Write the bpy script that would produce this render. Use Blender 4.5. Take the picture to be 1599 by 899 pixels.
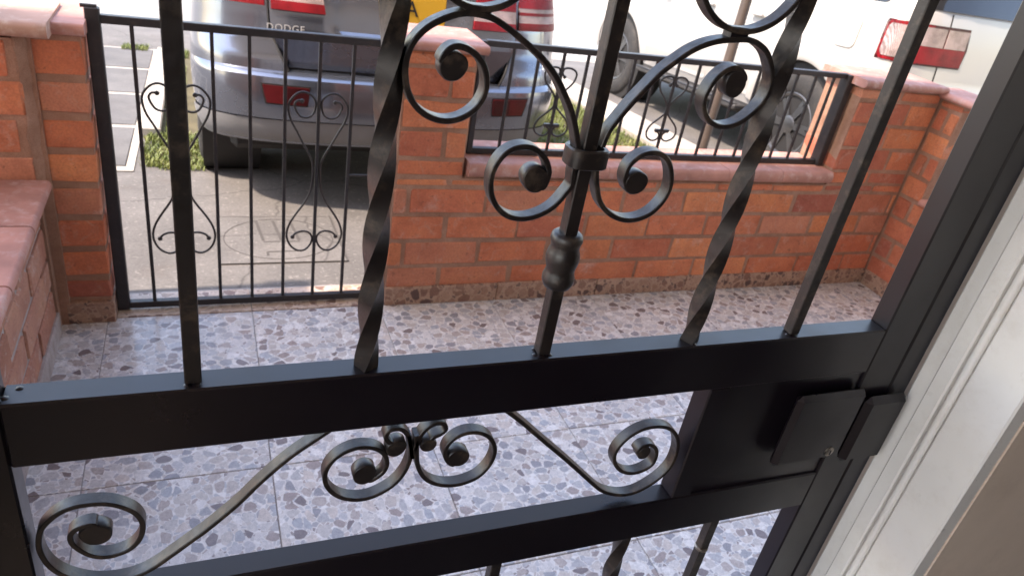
import bpy, math, random
from mathutils import Vector, Matrix
random.seed(7)
R = math.radians
for o in list(bpy.data.objects): bpy.data.objects.remove(o)
SC = bpy.context.scene
COL = SC.collection

# ------------------------------------------------------------------ camera
CAM_H = 1.6
yaw, pitch, roll = R(25.75), R(29.0), R(10.69)
f = Vector((math.sin(yaw)*math.cos(pitch), math.cos(yaw)*math.cos(pitch), -math.sin(pitch)))
r0 = Vector((math.cos(yaw), -math.sin(yaw), 0)); u0 = r0.cross(f)
rr = r0*math.cos(roll)+u0*math.sin(roll); uu = -r0*math.sin(roll)+u0*math.cos(roll)
cam = bpy.data.cameras.new('camera'); cam.sensor_width = 36; cam.lens = 1146/1599*36
cam.clip_start = 0.02; cam.clip_end = 3000
cam.dof.use_dof = True; cam.dof.focus_distance = 0.78; cam.dof.aperture_fstop = cam.lens/1.9
co = bpy.data.objects.new('camera', cam); COL.objects.link(co)
m = Matrix((rr, uu, -f)).transposed().to_4x4(); m.translation = (0, 0, CAM_H); co.matrix_world = m
SC.camera = co

# ------------------------------------------------------------------ sky, sun, exposure
SUN_EL, SUN_AZ = 56, -92        # azimuth clockwise from +Y (the street side)
w = bpy.data.worlds.new('World'); SC.world = w; w.use_nodes = True
nt = w.node_tree; bg = nt.nodes['Background']; sky = nt.nodes.new('ShaderNodeTexSky')
sky.sky_type = 'NISHITA'; sky.sun_disc = False; sky.sun_elevation = R(SUN_EL); sky.sun_rotation = R(SUN_AZ)
sky.air_density = 1.3; sky.dust_density = 1.2; sky.ozone_density = 1.0
nt.links.new(sky.outputs[0], bg.inputs[0]); bg.inputs[1].default_value = 0.15
sl = bpy.data.lights.new('sun', 'SUN'); sl.energy = 2.0; sl.angle = R(2.0); sl.color = (1, .93, .82)
so = bpy.data.objects.new('sun', sl); COL.objects.link(so)
sd = Vector((math.sin(R(SUN_AZ))*math.cos(R(SUN_EL)), math.cos(R(SUN_AZ))*math.cos(R(SUN_EL)), math.sin(R(SUN_EL))))
so.rotation_euler = sd.to_track_quat('Z', 'Y').to_euler(); so.location = sd*20
SC.view_settings.view_transform = 'Standard'; SC.view_settings.look = 'None'
SC.view_settings.gamma = 1; SC.view_settings.exposure = 2.3
SC.view_settings.use_white_balance = True; SC.view_settings.white_balance_temperature = 7250; SC.view_settings.white_balance_tint = 17

# ------------------------------------------------------------------ materials
def mat(name):
    mt = bpy.data.materials.new(name); mt.use_nodes = True
    n = mt.node_tree.nodes; return mt, mt.node_tree, n['Principled BSDF']
def nd(t, kind, **kw):
    x = t.nodes.new('ShaderNode'+kind)
    for k, v in kw.items():
        if k in x.inputs: x.inputs[k].default_value = v
        else: setattr(x, k, v)
    return x
def ramp(t, fac, stops, interp='LINEAR'):
    x = t.nodes.new('ShaderNodeValToRGB'); x.color_ramp.interpolation = interp
    e = x.color_ramp.elements
    while len(e) < len(stops): e.new(0.5)
    for el, (p, c) in zip(e, stops): el.position = p; el.color = (*c, 1) if len(c) == 3 else c
    t.links.new(fac, x.inputs[0]); return x.outputs[0]
def mix(t, fac, a, b, mode='MIX'):
    x = t.nodes.new('ShaderNodeMix'); x.data_type = 'RGBA'; x.blend_type = mode
    for sock, v in ((0, fac), (6, a), (7, b)):
        if hasattr(v, 'is_linked'): t.links.new(v, x.inputs[sock])
        elif isinstance(v, (int, float)): x.inputs[sock].default_value = v
        else: x.inputs[sock].default_value = (*v, 1)
    return x.outputs[2]
def bump(t, b, h, strength, dist=0.002):
    x = nd(t, 'Bump', Strength=strength, Distance=dist); t.links.new(h, x.inputs['Height']); t.links.new(x.outputs[0], b.inputs['Normal'])
def coords(t, kind='Object', rand=True):
    tc = nd(t, 'TexCoord'); v = tc.outputs[kind]
    if rand:
        oi = nd(t, 'ObjectInfo'); mm = nd(t, 'VectorMath', operation='MULTIPLY_ADD')
        mm.inputs[1].default_value = (1, 1, 1); cb = nd(t, 'CombineXYZ')
        ml = nd(t, 'Math', operation='MULTIPLY'); ml.inputs[1].default_value = 71.3; t.links.new(oi.outputs['Random'], ml.inputs[0])
        for i in range(3): t.links.new(ml.outputs[0], cb.inputs[i])
        t.links.new(v, mm.inputs[0]); t.links.new(cb.outputs[0], mm.inputs[2]); return mm.outputs[0], oi.outputs['Random']
    return v, None
def noise(t, v, scale, detail=4, rough=.55, out='Fac', dist=0):
    x = nd(t, 'TexNoise', Scale=scale, Detail=detail, Roughness=rough, Distortion=dist); t.links.new(v, x.inputs['Vector']); return x.outputs[out]

def m_paint(name, base, rough, var=.25, metallic=0, coat=0, ns=60, bs=.15, dirt=None, ior=None):
    mt, t, b = mat(name); v, _ = coords(t)
    n = noise(t, v, ns, 5); n2 = noise(t, v, ns*.12, 3)
    c = ramp(t, n2, [(.3, tuple(x*(1-var) for x in base)), (.7, tuple(min(1, x*(1+var)) for x in base))])
    if dirt:
        n3 = noise(t, v, ns*.35, 6, .7)
        msk = ramp(t, n3, [(.52, (0, 0, 0)), (.72, (dirt[1],)*3)]); c = mix(t, msk, c, dirt[0])
    t.links.new(c, b.inputs['Base Color'])
    rg = ramp(t, n, [(.3, (max(.02, rough-.07),)*3), (.7, (min(1, rough+.1),)*3)]); t.links.new(rg, b.inputs['Roughness'])
    b.inputs['Metallic'].default_value = metallic; b.inputs['Coat Weight'].default_value = coat; b.inputs['Coat Roughness'].default_value = .06
    if bs: bump(t, b, n, bs, .001)
    if ior: b.inputs['IOR'].default_value = ior
    return mt
def m_plain(name, base, rough, metallic=0, coat=0, trans=0, spec=.5):
    mt, t, b = mat(name); b.inputs['Base Color'].default_value = (*base, 1); b.inputs['Roughness'].default_value = rough
    b.inputs['Metallic'].default_value = metallic; b.inputs['Coat Weight'].default_value = coat; b.inputs['Transmission Weight'].default_value = trans; b.inputs['Specular IOR Level'].default_value = spec
    return mt
def m_brick(name, cols, stain=(.5, .42, .36), amt=.5, bs=.5):
    mt, t, b = mat(name); v, rnd = coords(t)
    c = ramp(t, rnd, [(i/(len(cols)-1), k) for i, k in enumerate(cols)])
    n = noise(t, v, 9, 6, .65); c = mix(t, .75, c, ramp(t, n, [(.28, (.70, .62, .58)), (.5, (1, 1, 1)), (.75, (1.2, 1.35, 1.2))]), 'MULTIPLY')
    n2 = noise(t, v, 16, 7, .72, dist=1.2); msk = ramp(t, n2, [(.55, (0, 0, 0)), (.74, (amt,)*3)]); c = mix(t, msk, c, stain)
    n8 = noise(t, v, 6, 6, .7); c = mix(t, ramp(t, n8, [(.58, (0, 0, 0)), (.76, (.55, .55, .55))]), c, (.62, .50, .44))
    n9 = noise(t, v, 38, 5, .75); c = mix(t, ramp(t, n9, [(.30, (.75, .75, .75)), (.40, (0, 0, 0))]), c, (.12, .05, .035))
    n3 = noise(t, v, 150, 3); c = mix(t, .35, c, ramp(t, n3, [(.35, (.6, .6, .6)), (.6, (1.1, 1.1, 1.1))]), 'MULTIPLY')
    t.links.new(c, b.inputs['Base Color']); b.inputs['Roughness'].default_value = .78
    bump(t, b, noise(t, v, 45, 9, .75), bs*1.4, .004); return mt
def m_pebble(name, pal, grout, scale=27, rough=.13, tint=None, asp=(1, 1.15, 1), dim='2D'):
    mt, t, b = mat(name); v, rnd = coords(t)
    nn = nd(t, 'TexNoise', Scale=14.0, Detail=2.0); t.links.new(v, nn.inputs['Vector'])
    ad = nd(t, 'VectorMath', operation='MULTIPLY_ADD'); ad.inputs[1].default_value = (.022, .022, .022)
    t.links.new(nn.outputs['Color'], ad.inputs[0]); t.links.new(v, ad.inputs[2])
    mp = nd(t, 'Mapping'); mp.inputs['Scale'].default_value = asp; t.links.new(ad.outputs[0], mp.inputs[0])
    vo = nd(t, 'TexVoronoi', Scale=scale, voronoi_dimensions=dim, Randomness=.95); ve = nd(t, 'TexVoronoi', Scale=scale, feature='DISTANCE_TO_EDGE', voronoi_dimensions=dim, Randomness=.95)
    t.links.new(mp.outputs[0], vo.inputs['Vector']); t.links.new(mp.outputs[0], ve.inputs['Vector'])
    sp = nd(t, 'SeparateColor'); t.links.new(vo.outputs['Color'], sp.inputs[0])
    c = ramp(t, sp.outputs[0], [(i/len(pal), k) for i, k in enumerate(pal)], 'CONSTANT')
    n = noise(t, v, 90, 5, .65); c = mix(t, .55, c, ramp(t, n, [(.3, (.62, .62, .64)), (.7, (1.25, 1.22, 1.2))]), 'MULTIPLY')
    n4 = noise(t, v, 300, 3); c = mix(t, .3, c, ramp(t, n4, [(.35, (.6, .6, .6)), (.65, (1.2, 1.2, 1.2))]), 'MULTIPLY')
    wd = nd(t, 'Math', operation='MULTIPLY_ADD'); wd.inputs[1].default_value = .045; wd.inputs[2].default_value = .0
    t.links.new(sp.outputs[1], wd.inputs[0])
    rd = nd(t, 'Math', operation='SUBTRACT'); rd.inputs[1].default_value = .34; t.links.new(vo.outputs['Distance'], rd.inputs[0])
    rm = nd(t, 'Math', operation='MAXIMUM'); rm.inputs[1].default_value = 0; t.links.new(rd.outputs[0], rm.inputs[0])
    rk = nd(t, 'Math', operation='MULTIPLY_ADD'); rk.inputs[1].default_value = .48; t.links.new(rm.outputs[0], rk.inputs[0]); t.links.new(wd.outputs[0], rk.inputs[2])
    sb = nd(t, 'Math', operation='SUBTRACT'); t.links.new(ve.outputs['Distance'], sb.inputs[0]); t.links.new(rk.outputs[0], sb.inputs[1])
    msk = ramp(t, sb.outputs[0], [(.02, (0, 0, 0)), (.075, (1, 1, 1))])
    v2 = nd(t, 'TexVoronoi', Scale=scale*2.7, voronoi_dimensions=dim); e2 = nd(t, 'TexVoronoi', Scale=scale*2.7, feature='DISTANCE_TO_EDGE', voronoi_dimensions=dim)
    t.links.new(mp.outputs[0], v2.inputs['Vector']); t.links.new(mp.outputs[0], e2.inputs['Vector'])
    s2 = nd(t, 'SeparateColor'); t.links.new(v2.outputs['Color'], s2.inputs[0])
    small = ramp(t, s2.outputs[1], [(i/len(pal), k) for i, k in enumerate(pal)], 'CONSTANT')
    m2 = ramp(t, e2.outputs['Distance'], [(.05, (0, 0, 0)), (.13, (.85, .85, .85))])
    g = mix(t, .4, grout, ramp(t, n, [(.3, (.75, .74, .73)), (.7, (1.1, 1.1, 1.1))]), 'MULTIPLY')
    g = mix(t, m2, g, small)
    c = mix(t, msk, g, c)
    if tint: c = mix(t, 1, c, tint, 'MULTIPLY')
    dn = noise(t, v, 4.5, 5, .6); c = mix(t, .5, c, ramp(t, dn, [(.35, (.84, .82, .80)), (.62, (1, 1, 1))]), 'MULTIPLY')
    t.links.new(c, b.inputs['Base Color'])
    rg = ramp(t, dn, [(.3, (rough+.12,)*3), (.65, (rough,)*3)]); t.links.new(rg, b.inputs['Roughness'])
    bump(t, b, msk, .25, .0012); return mt
def m_concrete(name, a, c2, scale=3.0, rough=.85, spots=.4, rnd=False, crack=False):
    mt, t, b = mat(name); v, _ = coords(t, rand=rnd)
    n = noise(t, v, scale, 8, .62); c = ramp(t, n, [(.3, a), (.7, c2)])
    n2 = noise(t, v, scale*30, 4, .6); c = mix(t, spots, c, ramp(t, n2, [(.35, (.55, .55, .55)), (.62, (1.2, 1.2, 1.2))]), 'MULTIPLY')
    n3 = noise(t, v, scale*.35, 4); c = mix(t, .5, c, ramp(t, n3, [(.35, (.7, .68, .66)), (.6, (1, 1, 1))]), 'MULTIPLY')
    if crack:
        nz = nd(t, 'TexNoise', Scale=5.0, Detail=6.0); t.links.new(v, nz.inputs['Vector'])
        av = nd(t, 'VectorMath', operation='MULTIPLY_ADD'); av.inputs[1].default_value = (.16, .16, .16); t.links.new(nz.outputs['Color'], av.inputs[0]); t.links.new(v, av.inputs[2])
        vc = nd(t, 'TexVoronoi', Scale=.75, feature='DISTANCE_TO_EDGE', voronoi_dimensions='2D'); t.links.new(av.outputs[0], vc.inputs['Vector'])
        c = mix(t, ramp(t, vc.outputs['Distance'], [(0, (.7, .7, .7)), (.006, (0, 0, 0))]), c, (.03, .027, .025))
        n6 = noise(t, v, 45, 3, .5); c = mix(t, ramp(t, n6, [(.62, (0, 0, 0)), (.70, (.5, .5, .5))]), c, (.26, .24, .22))
    n5 = noise(t, v, scale*.9, 6, .7, dist=.8); c = mix(t, ramp(t, n5, [(.56, (0, 0, 0)), (.75, (.55, .55, .55))]), c, tuple(x*f_ for x, f_ in zip(a, (.75, .6, .5))))
    t.links.new(c, b.inputs['Base Color']); b.inputs['Roughness'].default_value = rough
    bump(t, b, n2, .5, .002); return mt

M = {}
M['black'] = m_paint('black_enamel', (.0062, .0036, .0064), .34, .15, 0, 0, 12, .0, ior=1.58)
M['black_old'] = m_paint('worn_black_enamel', (.019, .0135, .0125), .40, .3, 0, 0, 130, .35, dirt=((.14, .098, .068), .6), ior=1.6)
M['rail'] = m_paint('dark_grey_enamel', (.020, .017, .018), .42, .25, 0, 0, 120, .1, dirt=((.08, .06, .05), .3))
M['brick'] = m_brick('red_brick', [(.55, .165, .08), (.61, .185, .09), (.49, .14, .075), (.66, .235, .105), (.56, .165, .085), (.38, .11, .07), (.60, .20, .085), (.51, .175, .10), (.56, .225, .135)], (.52, .34, .26), .6)
M['brick_pale'] = m_brick('smeared_brick', [(.42, .18, .12), (.46, .22, .15), (.38, .16, .10)], (.60, .52, .47), .8)
M['mortar'] = m_concrete('mortar', (.30, .155, .10), (.46, .27, .19), 14, .92, .5)
M['mortar_pale'] = m_concrete('pale_mortar', (.34, .28, .26), (.52, .45, .42), 22, .92, .5)
M['smear'] = m_concrete('smeared_mortar', (.36, .235, .19), (.56, .43, .38), 34, .92, .5)
M['cap'] = m_paint('terracotta_cap', (.44, .21, .165), .55, .25, 0, 0, 60, .4, dirt=((.56, .42, .38), .7))
M['cap_sunlit'] = m_paint('sunlit_cap', (.46, .27, .20), .7, .25, 0, 0, 40, .5, dirt=((.62, .50, .42), .7))  # terracotta lightened towards cream, sunlit tone painted into the colour
PAL = [(.48, .475, .49), (.76, .755, .76), (.60, .55, .52), (.36, .305, .29), (.62, .605, .60), (.31, .31, .34), (.52, .48, .46), (.38, .39, .42), (.66, .645, .645), (.46, .41, .39), (.52, .52, .55), (.41, .43, .475), (.55, .53, .525), (.23, .19, .19), (.58, .55, .53), (.46, .46, .485)]
M['pebble'] = m_pebble('pebble_tile', PAL, (.74, .72, .71), 25.5)
M['pebble_brown'] = m_pebble('pebble_skirting', [(.33, .19, .13), (.24, .125, .09), (.41, .255, .18), (.12, .068, .058), (.36, .215, .15), (.28, .155, .11)], (.44, .29, .21), 22, .45, asp=(1, 1, 1), dim='3D')
M['pebble_warm'] = m_pebble('pebble_threshold', [(.55, .42, .33), (.40, .28, .21), (.62, .50, .42), (.24, .15, .12), (.50, .38, .30)], (.62, .50, .42), 24, .3)
M['joint'] = m_concrete('tile_joint', (.26, .24, .235), (.36, .34, .33), 30, .9, .3)
M['concrete'] = m_concrete('driveway_concrete', (.095, .088, .083), (.15, .138, .13), 2.6, crack=True)
M['slab'] = m_concrete('grey_slab', (.085, .082, .083), (.13, .125, .122), 4, rnd=True)
M['pale_conc'] = m_concrete('pale_concrete', (.34, .31, .27), (.46, .42, .37), 4)
M['street'] = m_concrete('street', (.24, .228, .21), (.34, .325, .30), .7)
M['groove'] = m_plain('dark_groove', (.06, .054, .05), .9)
M['faint'] = m_plain('faint_groove', (.082, .075, .07), .9)
M['wallpaint'] = m_paint('cream_wall', (.70, .56, .46), .75, .08, 0, 0, 45, .25, dirt=((.50, .38, .30), .35))
M['white'] = m_paint('white_frame', (.84, .80, .76), .34, .05, 0, 0, 70, .08, dirt=((.60, .53, .46), .28))
M['facade'] = m_paint('pale_render', (.66, .60, .52), .85, .06, 0, 0, 15, .2)
M['silver'] = m_paint('silver_car_paint', (.165, .185, .23), .21, .03, .85, .9, 4, 0)
M['whitecar'] = m_paint('white_car_paint', (.40, .385, .365), .34, .02, 0, .7, 4, 0)
M['plastic'] = m_paint('dark_plastic', (.035, .034, .035), .55, .15, 0, 0, 80, .1)
M['greyplastic'] = m_paint('grey_bumper_plastic', (.16, .16, .165), .5, .1, 0, 0, 80, .1)
M['gap'] = m_plain('panel_gap', (.012, .011, .011), .7)
M['glass'] = m_plain('tinted_glass', (.012, .013, .016), .05, 0, .5)
M['red'] = m_plain('red_lens', (.19, .006, .010), .28, 0, 0, 0, .22)
M['deepred'] = m_plain('deep_red_lens', (.05, .005, .007), .28, 0, 0, 0, .25)
M['reflex'] = m_plain('reflector_red', (.10, .006, .008), .3, 0, 0, 0, .25)
M['clear'] = m_plain('clear_lens', (.34, .25, .235), .22, .2, 0, 0, .5)
for k_ in ('red', 'deepred', 'reflex', 'clear'):
    t_ = M[k_].node_tree; b2 = t_.nodes['Principled BSDF']; v_, _ = coords(t_, rand=False)
    wv = nd(t_, 'TexWave', Scale=60.0, Distortion=2.5, bands_direction='X'); t_.links.new(v_, wv.inputs['Vector'])
    nn_ = noise(t_, v_, 9, 3); c_ = b2.inputs['Base Color'].default_value[:3]
    t_.links.new(mix(t_, .8, ramp(t_, wv.outputs['Fac'], [(.2, tuple(x*.75 for x in c_)), (.8, tuple(min(1, x*1.25) for x in c_))]), ramp(t_, nn_, [(.35, (.55, .55, .55)), (.6, (1.15, 1.15, 1.15))]), 'MULTIPLY'), b2.inputs['Base Color'])
    bump(t_, b2, wv.outputs['Fac'], .35, .003)
M['chrome'] = m_plain('chrome', (.75, .75, .75), .12, 1)
M['badge'] = m_plain('badge', (.42, .41, .40), .35, .2)
M['room_dark'] = m_paint('dark_room', (.06, .05, .045), .5, .2, 0, 0, 10, 0)  # dark tone given to unseen room surfaces to keep gate reflections low
M['alloy'] = m_paint('alloy', (.11, .11, .115), .45, .1, .9, 0, 40, 0)
M['tyre'] = m_paint('tyre_rubber', (.022, .021, .021), .8, .25, 0, 0, 60, .4, dirt=((.10, .085, .07), .35))
M['yellow'] = m_paint('yellow_plate', (.62, .34, .02), .4, .05, 0, 0, 20, 0)
M['ink'] = m_plain('black_ink', (.01, .01, .01), .5)
M['pole'] = m_paint('brown_pole', (.075, .055, .045), .6, .25, 0, 0, 40, .3)
M['metal'] = m_paint('bare_metal', (.35, .31, .27), .35, .2, .8, 0, 80, .1)
M['soil'] = m_concrete('soil', (.07, .06, .03), (.12, .10, .05), 8)
def m_grass():
    mt, t, b = mat('grass'); v, _ = coords(t, rand=False)
    c = ramp(t, noise(t, v, 9, 4), [(.25, (.055, .085, .018)), (.45, (.11, .145, .03)), (.62, (.17, .19, .045)), (.75, (.27, .23, .10))])
    t.links.new(c, b.inputs['Base Color']); b.inputs['Roughness'].default_value = .6; b.inputs['Subsurface Weight'].default_value = 0
    b.inputs['Transmission Weight'].default_value = 0; return mt
M['grass'] = m_grass()

# ------------------------------------------------------------------ mesh helpers
class MB:
    def __init__(s): s.v = []; s.f = []
    def add(s, vs, fs):
        o = len(s.v); s.v += [tuple(x) for x in vs]; s.f += [tuple(i+o for i in q) for q in fs]; return s
    def box(s, x0, x1, y0, y1, z0, z1, c=0.0):
        if c <= 0:
            return s.add([(x, y, z) for x in (x0, x1) for y in (y0, y1) for z in (z0, z1)],
                  [(0, 1, 3, 2), (4, 6, 7, 5), (0, 4, 5, 1), (2, 3, 7, 6), (0, 2, 6, 4), (1, 5, 7, 3)])
        L = ((x0, x1), (y0, y1), (z0, z1)); vs = []; idx = {}
        for sx in (0, 1):
            for sy in (0, 1):
                for sz in (0, 1):
                    sg = (sx, sy, sz)
                    for ax in range(3):
                        p = [L[k][sg[k]] + ((c if sg[k] == 0 else -c) if k != ax else 0) for k in range(3)]
                        idx[(sg, ax)] = len(vs); vs.append(p)
        fs = []
        for ax in range(3):
            a, b = [k for k in range(3) if k != ax]
            for sd_ in (0, 1):
                q = []
                for (i, j) in ((0, 0), (1, 0), (1, 1), (0, 1)):
                    sg = [0, 0, 0]; sg[ax] = sd_; sg[a] = i; sg[b] = j; q.append(idx[(tuple(sg), ax)])
                fs.append(q)
        for ax in range(3):          # edges parallel to ax
            a, b = [k for k in range(3) if k != ax]
            for i in (0, 1):
                for j in (0, 1):
                    s0 = [0, 0, 0]; s0[a] = i; s0[b] = j; s1 = list(s0); s1[ax] = 1
                    fs.append((idx[(tuple(s0), a)], idx[(tuple(s1), a)], idx[(tuple(s1), b)], idx[(tuple(s0), b)]))
        for sx in (0, 1):
            for sy in (0, 1):
                for sz in (0, 1): fs.append(tuple(idx[((sx, sy, sz), k)] for k in range(3)))
        return s.add(vs, fs)
    def sweep(s, path, sec, up=Vector((0, 1, 0)), closed=False, caps=True):
        """section points (n, b): n along normal = up x tangent, b along up"""
        P = [Vector(p) for p in path]; n = len(P); rings = []
        for i in range(n):
            a = P[i-1] if (i > 0 or closed) else P[i]; c = P[(i+1) % n] if (i < n-1 or closed) else P[i]
            tg = (c-a).normalized(); nn = up.cross(tg)
            nn = nn.normalized() if nn.length > 1e-6 else Vector((1, 0, 0)); bb = tg.cross(nn).normalized()
            rings.append([P[i]+nn*x+bb*y for x, y in sec])
        k = len(sec); vs = [q for r_ in rings for q in r_]; fs = []
        for i in range(n if closed else n-1):
            for j in range(k):
                j2 = (j+1) % k; i2 = (i+1) % n
                fs.append((i*k+j, i*k+j2, i2*k+j2, i2*k+j))
        if caps and not closed: fs += [tuple(range(k))[::-1], tuple((n-1)*k+j for j in range(k))]
        return s.add(vs, fs)
    def tube(s, path, r_, seg=8, up=Vector((0, 1, 0)), closed=False):
        return s.sweep(path, [(r_*math.cos(2*math.pi*i/seg), r_*math.sin(2*math.pi*i/seg)) for i in range(seg)], up, closed)
    def prism_y(s, poly, y0, y1, c=0.0):
        n = len(poly); cx = sum(p[0] for p in poly)/n; cz = sum(p[1] for p in poly)/n
        if c > 0:
            q = [(cx+(x-cx)*(1-c), cz+(z-cz)*(1-c)) for x, z in poly]; d = min(.25*(y1-y0), .0012)
            rings = [(q, y0), (poly, y0+d), (poly, y1-d), (q, y1)]
        else: rings = [(poly, y0), (poly, y1)]
        vs = [(x, y, z) for pl, y in rings for x, z in pl]; fs = []
        for r_ in range(len(rings)-1):
            for i in range(n): j = (i+1) % n; fs.append((r_*n+i, r_*n+j, (r_+1)*n+j, (r_+1)*n+i))
        fs += [tuple(range(n))[::-1], tuple((len(rings)-1)*n+i for i in range(n))]
        return s.add(vs, fs)
    def lathe(s, c, axis, prof, seg=24, caps=True):
        """prof = list of (axial, radius)"""
        ax = {'x': (Vector((1, 0, 0)), Vector((0, 1, 0)), Vector((0, 0, 1))), 'y': (Vector((0, 1, 0)), Vector((0, 0, 1)), Vector((1, 0, 0))), 'z': (Vector((0, 0, 1)), Vector((1, 0, 0)), Vector((0, 1, 0)))}[axis]
        c = Vector(c); vs = []; fs = []
        for a, r_ in prof:
            for i in range(seg):
                t = 2*math.pi*i/seg; vs.append(c+ax[0]*a+ax[1]*(r_*math.cos(t))+ax[2]*(r_*math.sin(t)))
        for k in range(len(prof)-1):
            for i in range(seg): j = (i+1) % seg; fs.append((k*seg+i, k*seg+j, (k+1)*seg+j, (k+1)*seg+i))
        if caps: fs += [tuple(range(seg))[::-1], tuple((len(prof)-1)*seg+i for i in range(seg))]
        return s.add(vs, fs)
    def grid(s, rows):
        n = len(rows[0]); vs = [p for r_ in rows for p in r_]; fs = []
        for i in range(len(rows)-1):
            for j in range(n-1): fs.append((i*n+j, i*n+j+1, (i+1)*n+j+1, (i+1)*n+j))
        return s.add(vs, fs)
def catmull(P, sub=5):
    out = []; n = len(P)
    for i in range(n-1):
        p0 = P[max(i-1, 0)]; p1 = P[i]; p2 = P[i+1]; p3 = P[min(i+2, n-1)]
        for k in range(sub):
            t = k/sub
            out.append(tuple(.5*(2*b+(c-a)*t+(2*a-5*b+4*c-d)*t*t+(3*b-3*c+d-a)*t**3) for a, b, c, d in zip(p0, p1, p2, p3)))
    out.append(tuple(P[-1])); return out

WORLD0 = {}
def root_off(o):
    v = Vector((0, 0, 0))
    while o: v += o.location; o = o.parent
    return v
def mesh(name, mb, mt, smooth=False, auto=None):
    me = bpy.data.meshes.new(name); me.from_pydata(mb.v, [], mb.f); me.materials.append(mt)
    me.update()
    import bmesh
    b = bmesh.new(); b.from_mesh(me); bmesh.ops.recalc_face_normals(b, faces=b.faces); b.to_mesh(me); b.free()
    if smooth:
        for p in me.polygons: p.use_smooth = True
        if auto:
            try: me.set_sharp_from_angle(angle=R(auto))
            except Exception: pass
    return me
def part(name, mb, mt, parent=None, smooth=False, auto=35, local=False):
    """vertices are given in world coordinates unless local"""
    if parent is not None and not local:
        o_ = root_off(parent); mb.v = [(x-o_.x, y-o_.y, z-o_.z) for x, y, z in mb.v]
    o = bpy.data.objects.new(name, mesh(name, mb, mt, smooth, auto)); COL.objects.link(o)
    if parent is not None: o.parent = parent
    return o
def thing(name, label, cat, loc=(0, 0, 0), group=None):
    o = bpy.data.objects.new(name, None); o.empty_display_size = .1; COL.objects.link(o); o.location = loc
    o['label'] = label; o['category'] = cat
    if group: o['group'] = group
    return o
def tag(o, label, cat, group=None):
    o['label'] = label; o['category'] = cat
    if group: o['group'] = group
    return o
def structure(name, mb, mt, smooth=False):
    o = part(name, mb, mt, None, smooth); o['kind'] = 'structure'; return o
def inst(name, me, parent, loc, rotz=0, rot=None):
    o = bpy.data.objects.new(name, me); COL.objects.link(o)
    if parent is not None: o.parent = parent; loc = Vector(loc)-root_off(parent)
    o.location = loc; o.rotation_euler = rot if rot else (0, 0, rotz); return o

def slope(y): return -.02-.07*(y-2.7) if y > 2.7 else -.02

# ------------------------------------------------------------------ the ground and the setting
structure('ground', MB().add([(-400, -400, -1.6), (400, -400, -1.6), (400, 900, -1.6), (-400, 900, -1.6)], [(0, 1, 2, 3)]), M['street'])
def sheet(name, x0, x1, y0, y1, mt, dz=0, nx=2, ny=2):
    mb = MB(); mb.grid([[(x0+(x1-x0)*i/nx, y0+(y1-y0)*j/ny, slope(y0+(y1-y0)*j/ny)+dz) for i in range(nx+1)] for j in range(ny+1)])
    return structure(name, mb, mt)
sheet('driveway', -12, 16, 2.66, 9.4, M['concrete'])
structure('street', MB().add([(-120, 9.4, -.62), (120, 9.4, -.62), (120, 60, -1.0), (-120, 60, -1.0)], [(0, 1, 2, 3)]), M['street'])
structure('kerb', MB().box(-120, 120, 9.25, 9.45, -.9, -.47, .012), M['pale_conc'])
# sidewalk slabs at the left with pale joint strips
sw = structure('sidewalk', MB().add([(-2.6, 4.17, slope(4.17)+.004), (-.36, 4.17, slope(4.17)+.004), (-.36, 7.75, slope(7.75)+.004), (-2.6, 7.75, slope(7.75)+.004)], [(0, 1, 2, 3)]), M['pale_conc'])
ys = [4.21, 5.05, 5.93, 6.82, 7.72]
for a, b in zip(ys[:-1], ys[1:]):
    for x0, x1 in ((-1.05, -.40), (-1.75, -1.10), (-2.45, -1.80)):
        mb = MB(); c = .006; y0, y1 = a+.035, b-.035
        mb.add([(x0, y0, slope(y0)+.003), (x1, y0, slope(y0)+.003), (x1, y1, slope(y1)+.003), (x0, y1, slope(y1)+.003),
                (x0+c, y0+c, slope(y0+c)+.011), (x1-c, y0+c, slope(y0+c)+.011), (x1-c, y1-c, slope(y1-c)+.011), (x0+c, y1-c, slope(y1-c)+.011)],
               [(4, 5, 6, 7), (0, 1, 5, 4), (1, 2, 6, 5), (2, 3, 7, 6), (3, 0, 4, 7)])
        part('slab', mb, M['slab'], sw)
def sloped_box(name, x0, x1, y0, y1, h, mt):
    z0, z1 = slope(y0), slope(y1); mb = MB(); c = .008
    mb.add([(x0, y0, z0-.05), (x1, y0, z0-.05), (x1, y1, z1-.05), (x0, y1, z1-.05), (x0, y0, z0+h-c), (x1, y0, z0+h-c), (x1, y1, z1+h-c), (x0, y1, z1+h-c),
            (x0+c, y0+c, z0+h), (x1-c, y0+c, z0+h), (x1-c, y1-c, z1+h), (x0+c, y1-c, z1+h)],
           [(0, 1, 5, 4), (1, 2, 6, 5), (2, 3, 7, 6), (3, 0, 4, 7), (4, 5, 9, 8), (5, 6, 10, 9), (6, 7, 11, 10), (7, 4, 8, 11), (8, 9, 10, 11)])
    return structure(name, mb, mt)
sloped_box('kerb_strip', -.36, -.245, 4.85, 7.6, .06, M['pale_conc'])
sloped_box('kerb_strip', 3.42, 3.60, 3.2, 9.2, .06, M['pale_conc'])
def quad(name, P, mt, dz):
    return structure(name, MB().add([(x, y, slope(y)+dz) for x, y in P], [tuple(range(len(P)))]), mt)
quad('pale_apron', [(3.55, 3.0), (4.0, 3.0), (4.0, 9.2), (3.55, 9.2)], M['pale_conc'], .004)
quad('verge_soil', [(2.12, 3.4), (3.42, 3.4), (3.42, 7.4), (2.12, 7.4)], M['soil'], .006)
quad('verge_soil', [(-.245, 4.28), (.02, 4.28), (.02, 7.8), (-.245, 7.8)], M['soil'], .006)
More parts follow.
